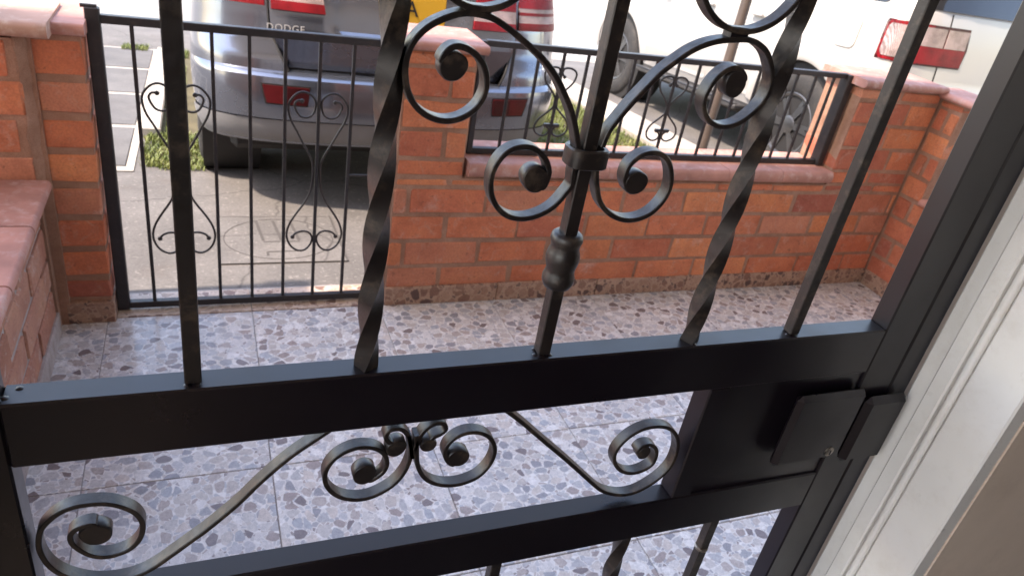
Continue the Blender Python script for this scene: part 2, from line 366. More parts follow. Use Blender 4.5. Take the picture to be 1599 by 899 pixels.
def grass(name, areas, n, h, label):
    mb = MB()
    tot = sum((a[1]-a[0])*(a[3]-a[2]) for a in areas)
    for (x0, x1, y0, y1) in areas:
        for i in range(int(n*(x1-x0)*(y1-y0)/tot)):
            x = random.uniform(x0, x1); y = random.uniform(y0, y1); a = random.uniform(0, 6.3); hh = h*random.uniform(.5, 1.25)
            dx, dy = math.cos(a), math.sin(a); wd = .0035; l = hh*random.uniform(.2, .9); z = slope(y)
            mb.add([(x-dy*wd, y+dx*wd, z), (x+dy*wd, y-dx*wd, z), (x+dx*l*.4+dy*wd*.7, y+dy*l*.4-dx*wd*.7, z+hh*.65), (x+dx*l*.4-dy*wd*.7, y+dy*l*.4+dx*wd*.7, z+hh*.65), (x+dx*l, y+dy*l, z+hh)],
                   [(0, 1, 2, 3), (3, 2, 4)])
    o = part(name, mb, M['grass']); o['kind'] = 'stuff'; tag(o, label, 'grass'); return o
grass('grass', [(2.10, 3.42, 3.4, 7.4)], 22000, .045, 'sunlit green grass verge between the silver car and the white car')
grass('grass', [(-.24, .0, 4.2, 4.9), (-.22, -.12, 4.9, 7.0), (-.66, -.45, 7.6, 7.85), (-.34, -.1, 7.4, 7.75), (-.33, -.24, 4.25, 4.85)], 5000, .038, 'thin green grass strip beside the pale kerb left of the silver car')

# patio floor
PF = structure('patio_floor', MB().box(-1.8, 3.4, .55, 2.66, -.1, -.0028), M['joint'])
TL = .486
tile_me = mesh('floor_tile', MB().box(-TL/2+.0014, TL/2-.0014, -TL/2+.0014, TL/2-.0014, -.012, 0, .0012), M['pebble'])
for i in range(-3, 7):
    for j in range(-2, 4):
        x0 = .145+TL*i; y0 = 1.181+TL*j
        xa, xb, ya, yb = max(x0, -1.8), min(x0+TL, 3.27), max(y0, .57), min(y0+TL, 2.512)
        if xb-xa < .03 or yb-ya < .03: continue
        if xb-xa > TL-.001 and yb-ya > TL-.001:
            inst('floor_tile', tile_me, PF, (x0+TL/2, y0+TL/2, random.uniform(-.0006, .0006)), random.choice((0, math.pi/2, math.pi, -math.pi/2)))
        else:
            cx_, cy_ = (xa+xb)/2, (ya+yb)/2
            inst('floor_tile', mesh('floor_tile', MB().box(xa-cx_+.0013, xb-cx_-.0013, ya-cy_+.0013, yb-cy_-.0013, -.012, 0, .0012), M['pebble']), PF, (cx_, cy_, 0))
TH = structure('threshold', MB().box(-.315, .65, 2.512, 2.70, -.1, -.008), M['joint'])
for a, b in ((-.313, .143), (.146, .648)):
    part('threshold_tile', MB().box(a, b, 2.514, 2.675, -.02, .003, .0015), M['pebble_warm'], TH)

# inspection cover scratched into the driveway concrete
ic = thing('inspection_cover', 'rectangular concrete inspection cover with scratched oval and bars in the driveway', 'cover', (.31, 3.2, slope(3.2)))
def gl(P, w_, cl=False):
    mb = MB()
    for (xa, ya), (xb, yb) in zip(P[:-1], P[1:]):
        d = Vector((xb-xa, yb-ya)); d.normalize(); nx_, ny_ = -d.y*w_/2, d.x*w_/2
        q = [(xa+nx_, ya+ny_), (xa-nx_, ya-ny_), (xb-nx_, yb-ny_), (xb+nx_, yb+ny_)]
        mb.add([(x, y, slope(y)+.0042) for x, y in q]+[(x, y, slope(y)+.0005) for x, y in q], [(0, 1, 2, 3), (0, 1, 5, 4), (1, 2, 6, 5), (2, 3, 7, 6), (3, 0, 4, 7)])
    return mb
CQ = ((.04, 2.955), (.58, 2.955), (.58, 3.50), (.04, 3.50)); mb = MB(); mb.add([(x, y, slope(y)+.003) for x, y in CQ]+[(x, y, slope(y)-.02) for x, y in CQ], [(0, 1, 2, 3), (0, 1, 5, 4), (1, 2, 6, 5), (2, 3, 7, 6), (3, 0, 4, 7)])
part('cover_slab', mb, M['concrete'], ic)
part('rim_groove', gl([(.04, 2.955), (.585, 2.955), (.585, 3.50), (.04, 3.50), (.04, 2.955)], .004), M['faint'], ic)
part('oval_groove', gl([(.31+.245*math.cos(t/40*2*math.pi), 3.225+.235*math.sin(t/40*2*math.pi)) for t in range(41)], .0045), M['groove'], ic)
for x in (.225, .305, .385): part('bar_groove', gl([(x+.012, 3.20), (x-.006, 3.44)], .013), M['groove'], ic)
part('bar_groove', gl([(.237, 3.185), (.40, 3.185)], .008), M['groove'], ic)
part('bar_groove', gl([(.245, 3.03), (.245, 3.07), (.38, 3.075)], .010), M['groove'], ic)

# ------------------------------------------------------------------ bricks
_bc = {}
def brick_mesh(l, h, d, var, key):
    k = (round(l, 3), round(h, 3), round(d, 3), var, key)
    if k not in _bc:
        rs = random.Random(str(k)); mb = MB().box(-l/2, l/2, 0, d, -h/2, h/2, .0045)
        mb.v = [(x+rs.uniform(-.004, .004), y+rs.uniform(-.002, .002), z+rs.uniform(-.0032, .0032)) for x, y, z in mb.v]
        _bc[k] = mesh('brick', mb, M[key])
    return _bc[k]
JN = .0165
def lay(parent, p0, dirv, inward, length, zs, key='brick', bl=.315, depth=.05, start=0.0, pier=False, JN=JN, single=False):
    """lay courses along dirv from p0; bricks show on the side away from inward"""
    ang = math.atan2(dirv[1], dirv[0])
    flip = (Vector((-dirv[1], dirv[0])).dot(Vector(inward)) < 0)
    for ci, (za, zb) in enumerate(zs):
        h = zb-za-JN
        if h < .012: continue
        x = -((ci % 2)*.5*bl+start*bl) % bl - bl if not pier else 0
        segs = []
        if pier:
            segs = [(0, length)] if single or (ci % 2 == 0 and length < .34) else [(0, length*.66), (length*.66, length)] if ci % 2 else [(0, length*.5), (length*.5, length)]
        else:
            while x < length:
                a, b = max(x, 0), min(x+bl, length)
                if b-a > .035: segs.append((a, b))
                x += bl
        for a, b in segs:
            l = b-a-(JN if not single else .006); cx_ = (a+b)/2+random.uniform(-.002, .002)
            me = brick_mesh(round(l, 2) if not pier else l, h, depth, random.randrange(3), key)
            off = random.uniform(-.003, .002)
            loc = (p0[0]+dirv[0]*cx_+inward[0]*off, p0[1]+dirv[1]*cx_+inward[1]*off, (za+zb)/2+random.uniform(-.0015, .0015))
            inst('brick', me, parent, loc, ang+(math.pi if flip else 0)+random.uniform(-.006, .006))
ZS = [(.06+.114*k, .06+.114*(k+1)) for k in range(8)]+[(.972, 1.03)]
def cap_tile(x0, x1, y0, y1, z0, z1, bull, seg=6):
    """slab with a rounded nose along its -y edge"""
    h = z1-z0; prof = [(y1, z0), (y1, z1)]; r_ = min(bull, h/2)
    for i in range(seg+1):
        t = math.pi/2+math.pi*i/seg; prof.append((y0+r_+r_*math.cos(t), (z0+z1)/2+(h/2)*math.sin(t)))
    n = len(prof); mb = MB(); mb.add([(x0, y, z) for y, z in prof]+[(x1, y, z) for y, z in prof],
        [(i, (i+1) % n, n+(i+1) % n, n+i) for i in range(n)]+[tuple(range(n))[::-1], tuple(range(n, 2*n))]); return mb

# front wall with the centre pier, the right pier and the sill
WY = 2.515
fw = thing('brick_garden_wall', 'low red brick wall with terracotta sill between the two tall brick piers', 'wall', (2.0, WY+.12, 0))
mb = MB().box(.654, 3.27, WY+.004, WY+.235, 0, .556); part('mortar', mb, M['mortar'], fw)
part('mortar', MB().box(.654, .916, WY+.004, WY+.235, .556, 1.03), M['mortar'], fw)
part('mortar', MB().box(2.766, 3.27, WY+.004, WY+.235, .556, 1.03), M['mortar'], fw)
lay(fw, (.65, WY), (1, 0), (0, 1), 2.62, ZS[:4]+[(.516, .56)], start=.3)
lay(fw, (.65, WY), (1, 0), (0, 1), .27, [(.56, .63)]+ZS[5:], pier=True, depth=.242)
lay(fw, (2.76, WY), (1, 0), (0, 1), .51, [(.56, .63)]+ZS[5:], pier=True, depth=.242)
x = .93
while x < 2.75:
    b = min(x+.305, 2.757); part('sill_tile', cap_tile(x+.001, b-.001, WY-.032, WY+.24, .572, .628+random.uniform(-.001, .001), .02), M['cap'], fw, True, 40); x += .305
part('sill_bed', MB().box(.93, 2.757, WY+.01, WY+.235, .556, .573), M['mortar'], fw)
part('pier_cap', cap_tile(.628, .944, WY-.032, WY+.255, 1.031, 1.064, .0165), M['cap'], fw, True, 40)
part('pier_cap', cap_tile(2.735, 2.99, WY-.032, WY+.255, 1.031, 1.068, .018), M['cap'], fw, True, 40)
part('pier_cap', cap_tile(2.993, 3.26, WY-.032, WY+.255, 1.031, 1.066, .018), M['cap'], fw, True, 40)
def skirting(parent, x0, x1, y0, key='pebble_brown'):
    x = x0
    while x < x1-.01:
        b = min(x+TL, x1); part('skirting_tile', MB().box(x+.001, b-.001, y0-.011, y0+.004, .0, .084+random.uniform(-.002, .002), .003), M[key], parent); x += TL
skirting(fw, .652, 3.268, WY)

# return wall on the right
rw = thing('brick_side_wall', 'red brick side wall meeting the garden wall in the right corner', 'wall', (3.4, 2.0, 0))
RX = 3.272
part('mortar', MB().box(RX+.004, RX+.2, 2.385, WY+.235, 0, 1.01), M['mortar'], rw)
part('mortar', MB().box(RX+.004, RX+.2, .57, 2.381, 0, .50), M['mortar'], rw)
lay(rw, (RX, WY), (0, -1), (1, 0), .135, ZS[4:8]+[(.972, 1.01)], depth=.19, bl=.135)
lay(rw, (RX, WY), (0, -1), (1, 0), 1.9, ZS[:4], start=.2)
mb = cap_tile(-.14, .14, -.03, .2, 1.011, 1.045, .017); mb.v = [(RX+y, 2.46-x, z) for x, y, z in mb.v]; part('wall_cap', mb, M['cap'], rw, True, 40)
y = 2.375
while y > .7:
    mb = cap_tile(-.15, .15, -.03, .2, .515, .55, .017); mb.v = [(RX+b, y-.152+a, z) for a, b, z in mb.v]; part('wall_cap', mb, M['cap'], rw, True, 40); y -= .304
y = WY-.013
while y > .7:
    part('skirting_tile', MB().box(RX-.011, RX+.003, y-TL+.002, y, 0, .084, .003), M['pebble_brown'], rw); y -= TL

# left pier, boundary wall and bench
lp = thing('brick_pier', 'narrow red brick pier that carries the black garden gate at the left', 'pier', (-.385, 2.62, 0))
part('mortar', MB().box(-.448, -.322, 2.5035, 2.735, 0, .99), M['mortar'], lp)
lay(lp, (-.455, 2.5), (1, 0), (0, 1), .14, [(.085, .174)]+ZS[1:7]+[(.858, .988)], depth=.242, pier=True, single=True, JN=.026)
part('plinth_tile', MB().box(-.46, -.313, 2.485, 2.73, 0, .083, .003), M['pebble_brown'], lp)
part('pier_cap', cap_tile(-.47, -.308, 2.475, 2.76, .990, 1.026, .012), M['cap'], lp, True, 40)
bw = thing('brick_boundary_wall', 'red brick boundary wall with sunlit rounded cap behind the low bench', 'wall', (-1.0, 2.55, 0))
part('mortar', MB().box(-1.9, -.48, 2.454, 2.66, 0, .978), M['mortar'], bw)
lay(bw, (-1.9, 2.45), (1, 0), (0, 1), 1.428, [(.405+.1145*k, .405+.1145*(k+1)) for k in range(5)], depth=.1, start=.55)
part('mortar', MB().box(-.4795, -.4485, 2.486, 2.66, 0, .975), M['mortar'], bw)
mbs = MB(); rs = random.Random(3); prev = None; rows = []
for k in range(15):
    z = .52+.034*k; a = -.482+rs.uniform(-.006, .004); b = -.452+rs.uniform(-.004, .004)
    rows.append([(a, 2.451+rs.uniform(-.004, .002), z), ((a+b)/2, 2.470+rs.uniform(-.006, .004), z), (b, 2.499+rs.uniform(-.003, .001), z), (b, 2.56, z)])
mbs.grid(rows); part('mortar_smear', mbs, M['mortar'], bw, True, 80)
x = -.390
for k in range(4):
    mb = cap_tile(x-.33+.001, x-.001, 2.405, 2.70, .990, 1.035, .022)
    part('wall_cap', mb, M['cap_sunlit'], bw, True, 40); x -= .33
part('cap_bed', MB().box(-1.9, -.52, 2.46, 2.65, .978, .990), M['mortar_pale'], bw)
bn = thing('brick_bench', 'low brick bench with pinkish terracotta tiles along the left side of the patio', 'bench', (-1.0, 1.6, 0))
BX = -.485
part('mortar', MB().box(-1.9, BX-.006, .6, 2.447, 0, .522), M['mortar_pale'], bn)
lay(bn, (BX, .6), (0, 1), (-1, 0), 1.845, [(.05, .174), (.174, .288), (.288, .402), (.402, .52)], key='brick_pale', depth=.05)
y = 2.443
while y > .7:
    for q in range(3):
        mb = cap_tile(-.158, .158, -.045, .36, .522, .558, .012)
        mb.v = [(BX-b-(.0 if q == 0 else .384*q), y-.16+a, z) for a, b, z in mb.v] if q == 0 else [(BX-.362*q-.001-abs(b) if b > .3 else BX-.362*q-max(b, 0), y-.16+a, z) for a, b, z in mb.v]
        part('seat_tile', mb, M['cap'], bn, True, 40)
    y -= .322
y = 2.44
while y > .7:
    part('skirting_tile', MB().box(BX-.003, BX+.011, y-TL+.002, y, 0, .082, .003), M['mortar_pale'], bn); y -= TL

# ------------------------------------------------------------------ street gate and railing (round bar scrolls)
MOT = [(-.0563, .8111), (-.0715, .8115), (-.0812, .7971), (-.0744, .7754), (-.0612, .7579), (-.0416, .7529), (-.0223, .7619), (-.0121, .7828), (-.0108, .8115), (-.0244, .8322), (-.0482, .8428), (-.0701, .8374), (-.0885, .8204), (-.1002, .7981), (-.0998, .7704), (-.0908, .739), (-.0712, .702), (-.0509, .6614), (-.0303, .6238), (-.0155, .589), (-.0124, .554), (-.0135, .5233), (-.0186, .4782), (-.0381, .4323), (-.0651, .3906), (-.0892, .3487), (-.1007, .3107), (-.0982, .2781), (-.083, .2479), (-.0578, .2308), (-.0332, .2346), (-.0147, .2564), (-.0084, .2857), (-.0218, .3076), (-.0468, .3125), (-.07, .3034), (-.0797, .2889)]
MOT2 = [(-.017, .9521), (-.006, .968), (-.0134, .9849), (-.0417, .9859), (-.0652, .9725), (-.0663, .9489), (-.0534, .9229), (-.028, .8974), (-.007, .8686), (-.006, .8472), (-.010, .8285), (-.0349, .805), (-.0625, .7788), (-.0739, .75), (-.0644, .7251), (-.0356, .7122), (-.0129, .7208), (-.008, .7401), (-.027, .7552)]
def round_scroll(parent, P, cx_, y, r_, mirror, ball):
    p = [(cx_+(-a if mirror else a), y, z) for a, z in catmull([(a, z) for a, z in P], 3)]
    mb = MB().tube(p, r_, 8)
    for e in (0, -1): mb.lathe(p[e], 'y', [(-ball*.8, ball*.55), (-ball*.5, ball*.95), (0, ball*1.1), (ball*.5, ball*.95), (ball*.8, ball*.55)], 10)
    return part('scroll', mb, M['rail'], parent, True, 50)
GY = 2.565
gg = thing('garden_gate', 'black bar garden gate with two scroll motifs in front of the silver car', 'gate', (.15, GY, .02))
part('post', MB().box(-.312, -.272, GY-.016, GY+.016, .008, 1.06, .003), M['rail'], gg)
part('post', MB().box(.600, .640, GY-.016, GY+.016, .008, 1.06, .003), M['rail'], gg)
part('top_rail', MB().box(-.272, .600, GY-.013, GY+.013, 1.016, 1.041, .002), M['rail'], gg)
part('bottom_rail', MB().box(-.272, .600, GY-.013, GY+.013, .012, .037, .002), M['rail'], gg)
for k in range(7):
    x = -.190+.1128*k; part('bar', MB().box(x-.0058, x+.0058, GY-.0058, GY+.0058, .037, 1.016, .0012), M['rail'], gg)
for c_ in (-.077, .374):
    for s_ in (0, 1): round_scroll(gg, MOT, c_, GY+.0, .0040, s_, .0075)
part('latch', MB().box(.49, .60, GY-.004, GY+.004, .538, .545, .001), M['rail'], gg)
part('hinge', MB().lathe((-.318, GY, 1.062), 'x', [(-.004, .006), (.04, .006)], 10), M['rail'], gg)
gr = thing('railing', 'black railing with scroll motifs standing on the terracotta sill of the brick wall', 'railing', (1.85, 2.6, .628))
RY = 2.6
part('post', MB().box(.945, .968, RY-.013, RY+.013, .632, 1.062, .002), M['rail'], gr)
part('post', MB().box(2.715, 2.752, RY-.028, RY+.028, .632, 1.064, .003), M['rail'], gr)
part('top_rail', MB().box(.968, 2.715, RY-.014, RY+.014, 1.044, 1.066, .002), M['rail'], gr)
part('bottom_rail', MB().box(.968, 2.715, RY-.013, RY+.013, .632, .655, .002), M['rail'], gr)
for k in range(16):
    x = 1.082+.1047*k; part('bar', MB().box(x-.0055, x+.0055, RY-.0055, RY+.0055, .655, 1.044, .0012), M['rail'], gr)
for c_ in (1.2915, 1.815, 2.3385):
    for s_ in (0, 1): round_scroll(gr, MOT2, c_, RY, .0042, s_, .007)
    part('cross_bar', MB().box(c_-.034, c_+.034, RY-.008, RY+.008, .752, .764, .002), M['rail'], gr)

# ------------------------------------------------------------------ the near security gate
sg = thing('security_gate', 'black wrought iron security gate with scrolls, twisted bars and lock in the doorway', 'gate', (.293, .513, .13))
Y0, Y1 = .5, .5265; BK = M['black']; BO = M['black_old']
XL, XR = -.145, .731
part('stile', MB().box(XL-.053, XL, Y0, Y1, .14, 2.12, .0018), BK, sg)
part('stile', MB().box(XR, XR+.053, Y0, Y1, .14, 2.12, .0018), BK, sg)
part('lock_rail', MB().box(XL, XR, Y0, Y1, 1.150, 1.2113, .0018), BK, sg)
part('mid_rail', MB().box(XL, XR, Y0, Y1, .9257, .9855, .0018), BK, sg)
part('bottom_rail', MB().box(XL, XR, Y0, Y1, .14, .20, .0018), BK, sg)
part('top_rail', MB().box(XL, XR, Y0, Y1, 2.06, 2.12, .0018), BK, sg)
part('panel_stile', MB().box(.502, .530, Y0, Y1, .9855, 1.150, .0015), BK, sg)
part('lock_panel', MB().box(.530, XR, Y0+.004, Y0+.010, .9855, 1.150), BK, sg)
a_ = .0127/2
def twist(x, z0, z1, pitch_, hw, ph=0):
    n = int((z1-z0)/.004); rows = []
    for i in range(n+1):
        z = z0+(z1-z0)*i/n; t = ph+(z-z0)/pitch_*math.pi/2
        rows.append([(x+hw*math.sqrt(2)*math.cos(t+math.pi/4+k*math.pi/2), .513+hw*math.sqrt(2)*math.sin(t+math.pi/4+k*math.pi/2), z) for k in (0, 1, 2, 3, 0)])
    mb = MB()
    for k in range(4): mb.grid([[r_[k], r_[k+1]] for r_ in rows])
    return mb
XB = [-.0155, .1225, .291, .4605, .597]
for x in (XB[0], XB[2], XB[4]):
    part('bar', MB().box(x-a_, x+a_, .513-a_, .513+a_, 1.2115, 2.06, .0009), BO, sg)
    part('bar', MB().box(x-a_, x+a_, .513-a_, .513+a_, .20, .9256, .0009), BO, sg)
for k in (1, 3):
    part('twisted_bar', twist(XB[k], 1.2115, 2.06, .060, .0074, .5), BO, sg, True, None)
    part('twisted_bar', twist(XB[k], .20, .9256, .060, .0074, .2), BO, sg, True, None)
# weld beads at the feet of the bars
def weld(x, z, r_=.006):
    rs = random.Random(int(x*1e4)); mb = MB()
    for q in range(5):
        cx_ = x+rs.uniform(-.009, .009); cy_ = .513+rs.choice((-1, 1))*rs.uniform(.004, .008)
        mb.lathe((cx_, cy_, z-.001), 'z', [(0, r_*rs.uniform(.5, .9)), (.0014, r_*.45), (.0022, r_*.15)], 8)
    return part('weld', mb, BK, sg, True, 60)
for x in XB: weld(x, 1.2113)
weld(XL+.002, 1.2113)
T_ = .0046; YF, YB = .5065, .5195
def flat_sec(t=T_, y0=YF, y1=YB, c=.0007):
    h = (y1-y0)/2; k = t/2
    return [(-k+c, -h), (k-c, -h), (k, -h+c), (k, h-c), (k-c, h), (-k+c, h), (-k, h-c), (-k, -h+c)]
def scroll(P, disc=None, parent=sg, t=T_, extra=None):
    if disc: P = list(P)+[(P[-1][0]*.4+disc[0]*.6, P[-1][1]*.4+disc[1]*.6)]
    pts = [(x, (YF+YB)/2, z) for x, z in catmull(P, 5)]
    mb = MB().sweep(pts, flat_sec(t)); o = part('scroll', mb, BO, parent, True, 28)
    if disc:
        cx_, cz_, r_ = disc; rs = random.Random(int(cx_*1e4)); n = 40
        poly = [(cx_+r_*(1+.05*math.sin(2*t_+cx_*40)+.03*math.sin(3*t_))*math.cos(t_), cz_+r_*(1+.05*math.sin(2*t_+cx_*40))*math.sin(t_)) for t_ in [2*math.pi*i/n for i in range(n)]]
        part('rolled_end', MB().prism_y(poly, YF-.0002, YB+.0002, .08), BO, o, True, 45)
    return o
S = {
'UL': [(.2816,1.4143),(.2748,1.4321),(.2677,1.4469),(.2582,1.461),(.2484,1.4735),(.2366,1.4843),(.2258,1.4918),(.2143,1.4989),(.2035,1.5049),(.1907,1.5105),(.1775,1.5122),(.1674,1.5112),(.1567,1.5072),(.1471,1.5016),(.1398,1.4948),(.1351,1.4873),(.1324,1.4783),(.1322,1.4695),(.1335,1.4615),(.1364,1.4534),(.1424,1.4444),(.1511,1.4382),(.1612,1.435),(.171,1.4353),(.1805,1.439),(.1885,1.446),(.1932,1.4559),(.1935,1.4664),(.19,1.4766),(.1829,1.4842),(.1737,1.4885),(.1661,1.4888),(.1605,1.485),(.1575,1.4785)],
'UR': [(.3023,1.4194),(.305,1.4323),(.311,1.4431),(.3194,1.4561),(.3295,1.4697),(.3395,1.4824),(.3523,1.4937),(.363,1.5019),(.3748,1.5079),(.3874,1.5117),(.4008,1.5137),(.4133,1.5147),(.4244,1.5126),(.4357,1.5068),(.4439,1.4979),(.4498,1.4875),(.4516,1.4755),(.4487,1.4641),(.4418,1.4546),(.4327,1.4467),(.422,1.4422),(.41,1.4417),(.399,1.4463),(.3914,1.4545),(.3881,1.4641),(.3896,1.4727),(.3936,1.4812),(.4003,1.4883),(.4092,1.4917),(.4176,1.4887),(.4226,1.4829)],
'LL': [(.2808,1.4048),(.2808,1.3948),(.2816,1.3857),(.2779,1.3782),(.2719,1.3688),(.2643,1.3617),(.2535,1.3564),(.2422,1.3545),(.2303,1.3565),(.2204,1.3629),(.2133,1.3725),(.2099,1.3823),(.2094,1.3932),(.2125,1.4034),(.2183,1.4113),(.226,1.4159),(.2355,1.4171),(.2446,1.4144),(.2528,1.4075),(.2581,1.3979),(.2582,1.3893),(.2555,1.3825)],
'LR': [(.3015,1.405),(.3025,1.395),(.306,1.3837),(.3113,1.3717),(.3199,1.3623),(.3315,1.3555),(.344,1.3526),(.3555,1.3539),(.3659,1.3588),(.3736,1.3673),(.3781,1.3775),(.3788,1.3884),(.375,1.4005),(.3688,1.4096),(.3607,1.4146),(.3517,1.4157),(.3438,1.414),(.3367,1.4093),(.3317,1.4022),(.3308,1.3929),(.3343,1.3853),(.3403,1.38)],
'BL': [(.0960,1.1495),(.0908,1.1446),(.0609,1.1214),(.0357,1.0958),(.0144,1.0706),(-.0116,1.0448),(-.0226,1.0356),(-.0398,1.0209),(-.0569,1.0072),(-.071,.9999),(-.0866,.9974),(-.104,.9999),(-.1189,1.0084),(-.1301,1.0198),(-.1369,1.0331),(-.1401,1.0482),(-.1399,1.0605),(-.1369,1.0731),(-.1309,1.0821),(-.1217,1.0904),(-.1114,1.0947),(-.1012,1.0955),(-.0912,1.0946),(-.0823,1.0915),(-.0741,1.0859),(-.067,1.0783),(-.0628,1.0681),(-.0627,1.0571),(-.0665,1.0452),(-.0743,1.0358),(-.0847,1.0314),(-.0944,1.0307),(-.1037,1.0347),(-.1114,1.0432),(-.1165,1.0531),(-.1169,1.0622),(-.113,1.0682),(-.1066,1.0713),(-.0988,1.0714)],
'CL': [(.1676,1.1298),(.1715,1.1083),(.1709,1.0952),(.1666,1.0809),(.1588,1.0688),(.148,1.0605),(.1358,1.0552),(.1234,1.0548),(.1097,1.0598),(.0997,1.0686),(.0933,1.0798),(.0914,1.0916),(.0936,1.1024),(.1001,1.1124),(.1091,1.1187),(.1194,1.1217),(.1302,1.1207),(.1401,1.1159),(.1468,1.1076),(.1492,1.0974),(.1471,1.0878),(.1414,1.0814),(.1343,1.0777)],
'CR': [(.1751,1.1287),(.1773,1.1073),(.1795,1.092),(.1841,1.0794),(.1925,1.0674),(.2055,1.0588),(.2195,1.0552),(.2331,1.0561),(.2462,1.0617),(.2556,1.0733),(.2598,1.0867),(.2592,1.0989),(.2539,1.1108),(.2458,1.1187),(.2358,1.1231),(.2251,1.1235),(.2152,1.1193),(.2083,1.1113),(.2064,1.1008),(.2104,1.09),(.2171,1.0837)],
'BR': [(.255,1.1501),(.261,1.1480),(.2675,1.1435),(.2883,1.1245),(.3126,1.1007),(.3417,1.0727),(.3621,1.0524),(.383,1.0312),(.4024,1.0125),(.4182,1.0032),(.435,.9978),(.4522,.9984),(.4677,1.0057),(.4819,1.0175),(.4913,1.0331),(.493,1.0528),(.4888,1.0712),(.4797,1.086),(.4664,1.0955),(.4501,1.0992),(.434,1.0975),(.4199,1.0895),(.4103,1.077),(.4074,1.0634),(.4128,1.049),(.4243,1.0372),(.4395,1.0314),(.4542,1.0337),(.4639,1.042),(.4647,1.0556),(.4601,1.0661),(.4514,1.0723),(.4414,1.072),(.4367,1.0651)],
}
D = {'UL': (.1669, 1.4745, .0105), 'UR': (.4140, 1.4785, .0112), 'LL': (.2477, 1.3897, .0114), 'LR': (.3430, 1.3880, .0110),
     'BL': (-.0985, 1.0595, .0122), 'CL': (.1282, 1.0868, .0115), 'CR': (.2215, 1.0925, .0112), 'BR': (.4460, 1.0615, .0085)}
for k, P in S.items(): scroll(P, D[k])
def circ(cx_, cz_, r_, a0, a1, n=26): return [(cx_+r_*math.cos(R(a0+(a1-a0)*i/n)), cz_+r_*math.sin(R(a0+(a1-a0)*i/n))) for i in range(n+1)]
for cx_, cz_, r_ in ((.180, 1.5560, .0405), (.4035, 1.5735, .0530)):
    P = circ(cx_, cz_, r_, -20 if cx_ > .3 else 200, -330 if cx_ > .3 else 510)
    scroll(P, None)
part('weld_block', MB().box(.170, .190, YF+.001, YB-.001, 1.5105, 1.518, .001), BK, sg)
part('weld_block', MB().box(.394, .413, YF+.001, YB-.001, 1.5135, 1.5235, .001), BK, sg)
scroll([(.1735, 1.100), (.1700, 1.118), (.1665, 1.130), (.159, 1.1385), (.149, 1.1385), (.1455, 1.131), (.149, 1.124), (.155, 1.121)], (.1565, 1.1155, .0098))
scroll([(.1735, 1.100), (.1765, 1.118), (.181, 1.131), (.190, 1.1395), (.200, 1.1395), (.2035, 1.132), (.199, 1.1265), (.192, 1.123)], (.1880, 1.1145, .0080))
# collar and knuckle on the centre bar
def sup(hx, hy, z, n=30, e=3.2):
    return [(.2915+hx*math.copysign(abs(math.cos(t_))**(2/e), math.cos(t_)), .513+hy*math.copysign(abs(math.sin(t_))**(2/e), math.sin(t_)), z) for t_ in [2*math.pi*i/n for i in range(n+1)]]
mbc = MB().grid([sup(.0135, .011, 1.4012), sup(.0165, .0135, 1.4012), sup(.0178, .0148, 1.4024), sup(.0178, .0148, 1.4163), sup(.0165, .0135, 1.4177), sup(.0135, .011, 1.4177)])
part('collar', mbc, BO, sg, True, 35)
KN = [(0, .0105), (.001, .0125), (.006, .0148), (.011, .0150), (.015, .0135), (.019, .0130), (.026, .0150), (.031, .0155), (.036, .0145), (.040, .0130), (.044, .0135), (.048, .0148), (.052, .0140), (.054, .0120), (.0545, .0090)]
part('knuckle', MB().lathe((.291, .513, 1.2845), 'z', KN, 28), BO, sg, True, 45)
part('wire_ring', MB().lathe((XB[4], .513, .862), 'z', [(0, .0092), (.003, .0095), (.004, .0085)], 12), M['metal'], sg, True, 45)
# lock
lk = part('lock_box', MB().box(.628, .735, .486, .4995, 1.024, 1.132, .006), BK, sg)
part('keyhole', MB().lathe((.712, .4865, 1.040), 'y', [(-.003, .0045), (-.002, .0068), (.004, .0068)], 18), M['metal'], lk, True, 40)
part('keyhole_slot', MB().box(.7113, .7127, .4828, .4850, 1.0365, 1.0435), M['gap'], lk)
part('strike_box', MB().box(.7415, .812, .484, .4995, 1.012, 1.118, .008), BK, sg)
gf = thing('gate_frame', 'black steel frame fixed around the security gate beside the white jamb', 'frame', (.293, .52, .13))
part('jamb', MB().box(.789, .823, Y0+.002, .56, .13, 2.16, .002), BK, gf)
part('jamb', MB().box(-.24, -.203, Y0+.002, .56, .13, 2.16, .002), BK, gf)
part('head', MB().box(-.203, .789, Y0+.002, .56, 2.124, 2.16, .002), BK, gf)

# white door frame (the jamb inside the doorway) and the house
df = thing('door_frame', 'white ribbed door jamb at the right of the black gate', 'door frame', (.83, .43, .13))
W_ = M['white']
for nm, xa, y0, y1 in (('jamb_strip', .8215, .4755, .4985), ('jamb_board', .8150, .4535, .4752), ('jamb_groove', .8235, .4375, .4532), ('jamb_board', .8150, .3755, .4372)):
    part(nm, MB().box(xa, .842, y0, y1, .13, 2.14, .0022), W_, df)
part('jamb_bead', MB().lathe((.8195, .4452, .13), 'z', [(0, .0052), (2.0, .0052)], 16), W_, df, True, 60)
part('jamb_board', MB().box(-.262, -.241, .3755, .498, .13, 2.14, .002), W_, df)
part('head_board', MB().box(-.241, .815, .3755, .498, 2.119, 2.14, .002), W_, df)
hs = thing('house_wall', 'cream house wall beside the white door jamb', 'wall', (0, .47, 0))
part('wall', MB().box(.8425, 6, .374, .57, -.1, 3.4), M['wallpaint'], hs)
part('wall', MB().box(-6, -.2625, .374, .57, -.1, 3.4), M['wallpaint'], hs)
part('wall', MB().box(-.2625, .8425, .374, .57, 2.161, 3.4), M['wallpaint'], hs)
part('doorstep', MB().box(-.2625, .8425, .374, .60, -.1, .128, .004), M['joint'], hs)
part('shade_canopy', MB().box(-3.1, 6, .375, 2.53, 3.4, 3.55), M['facade'], hs)  # unseen roof slab, height and edges set to shade the patio
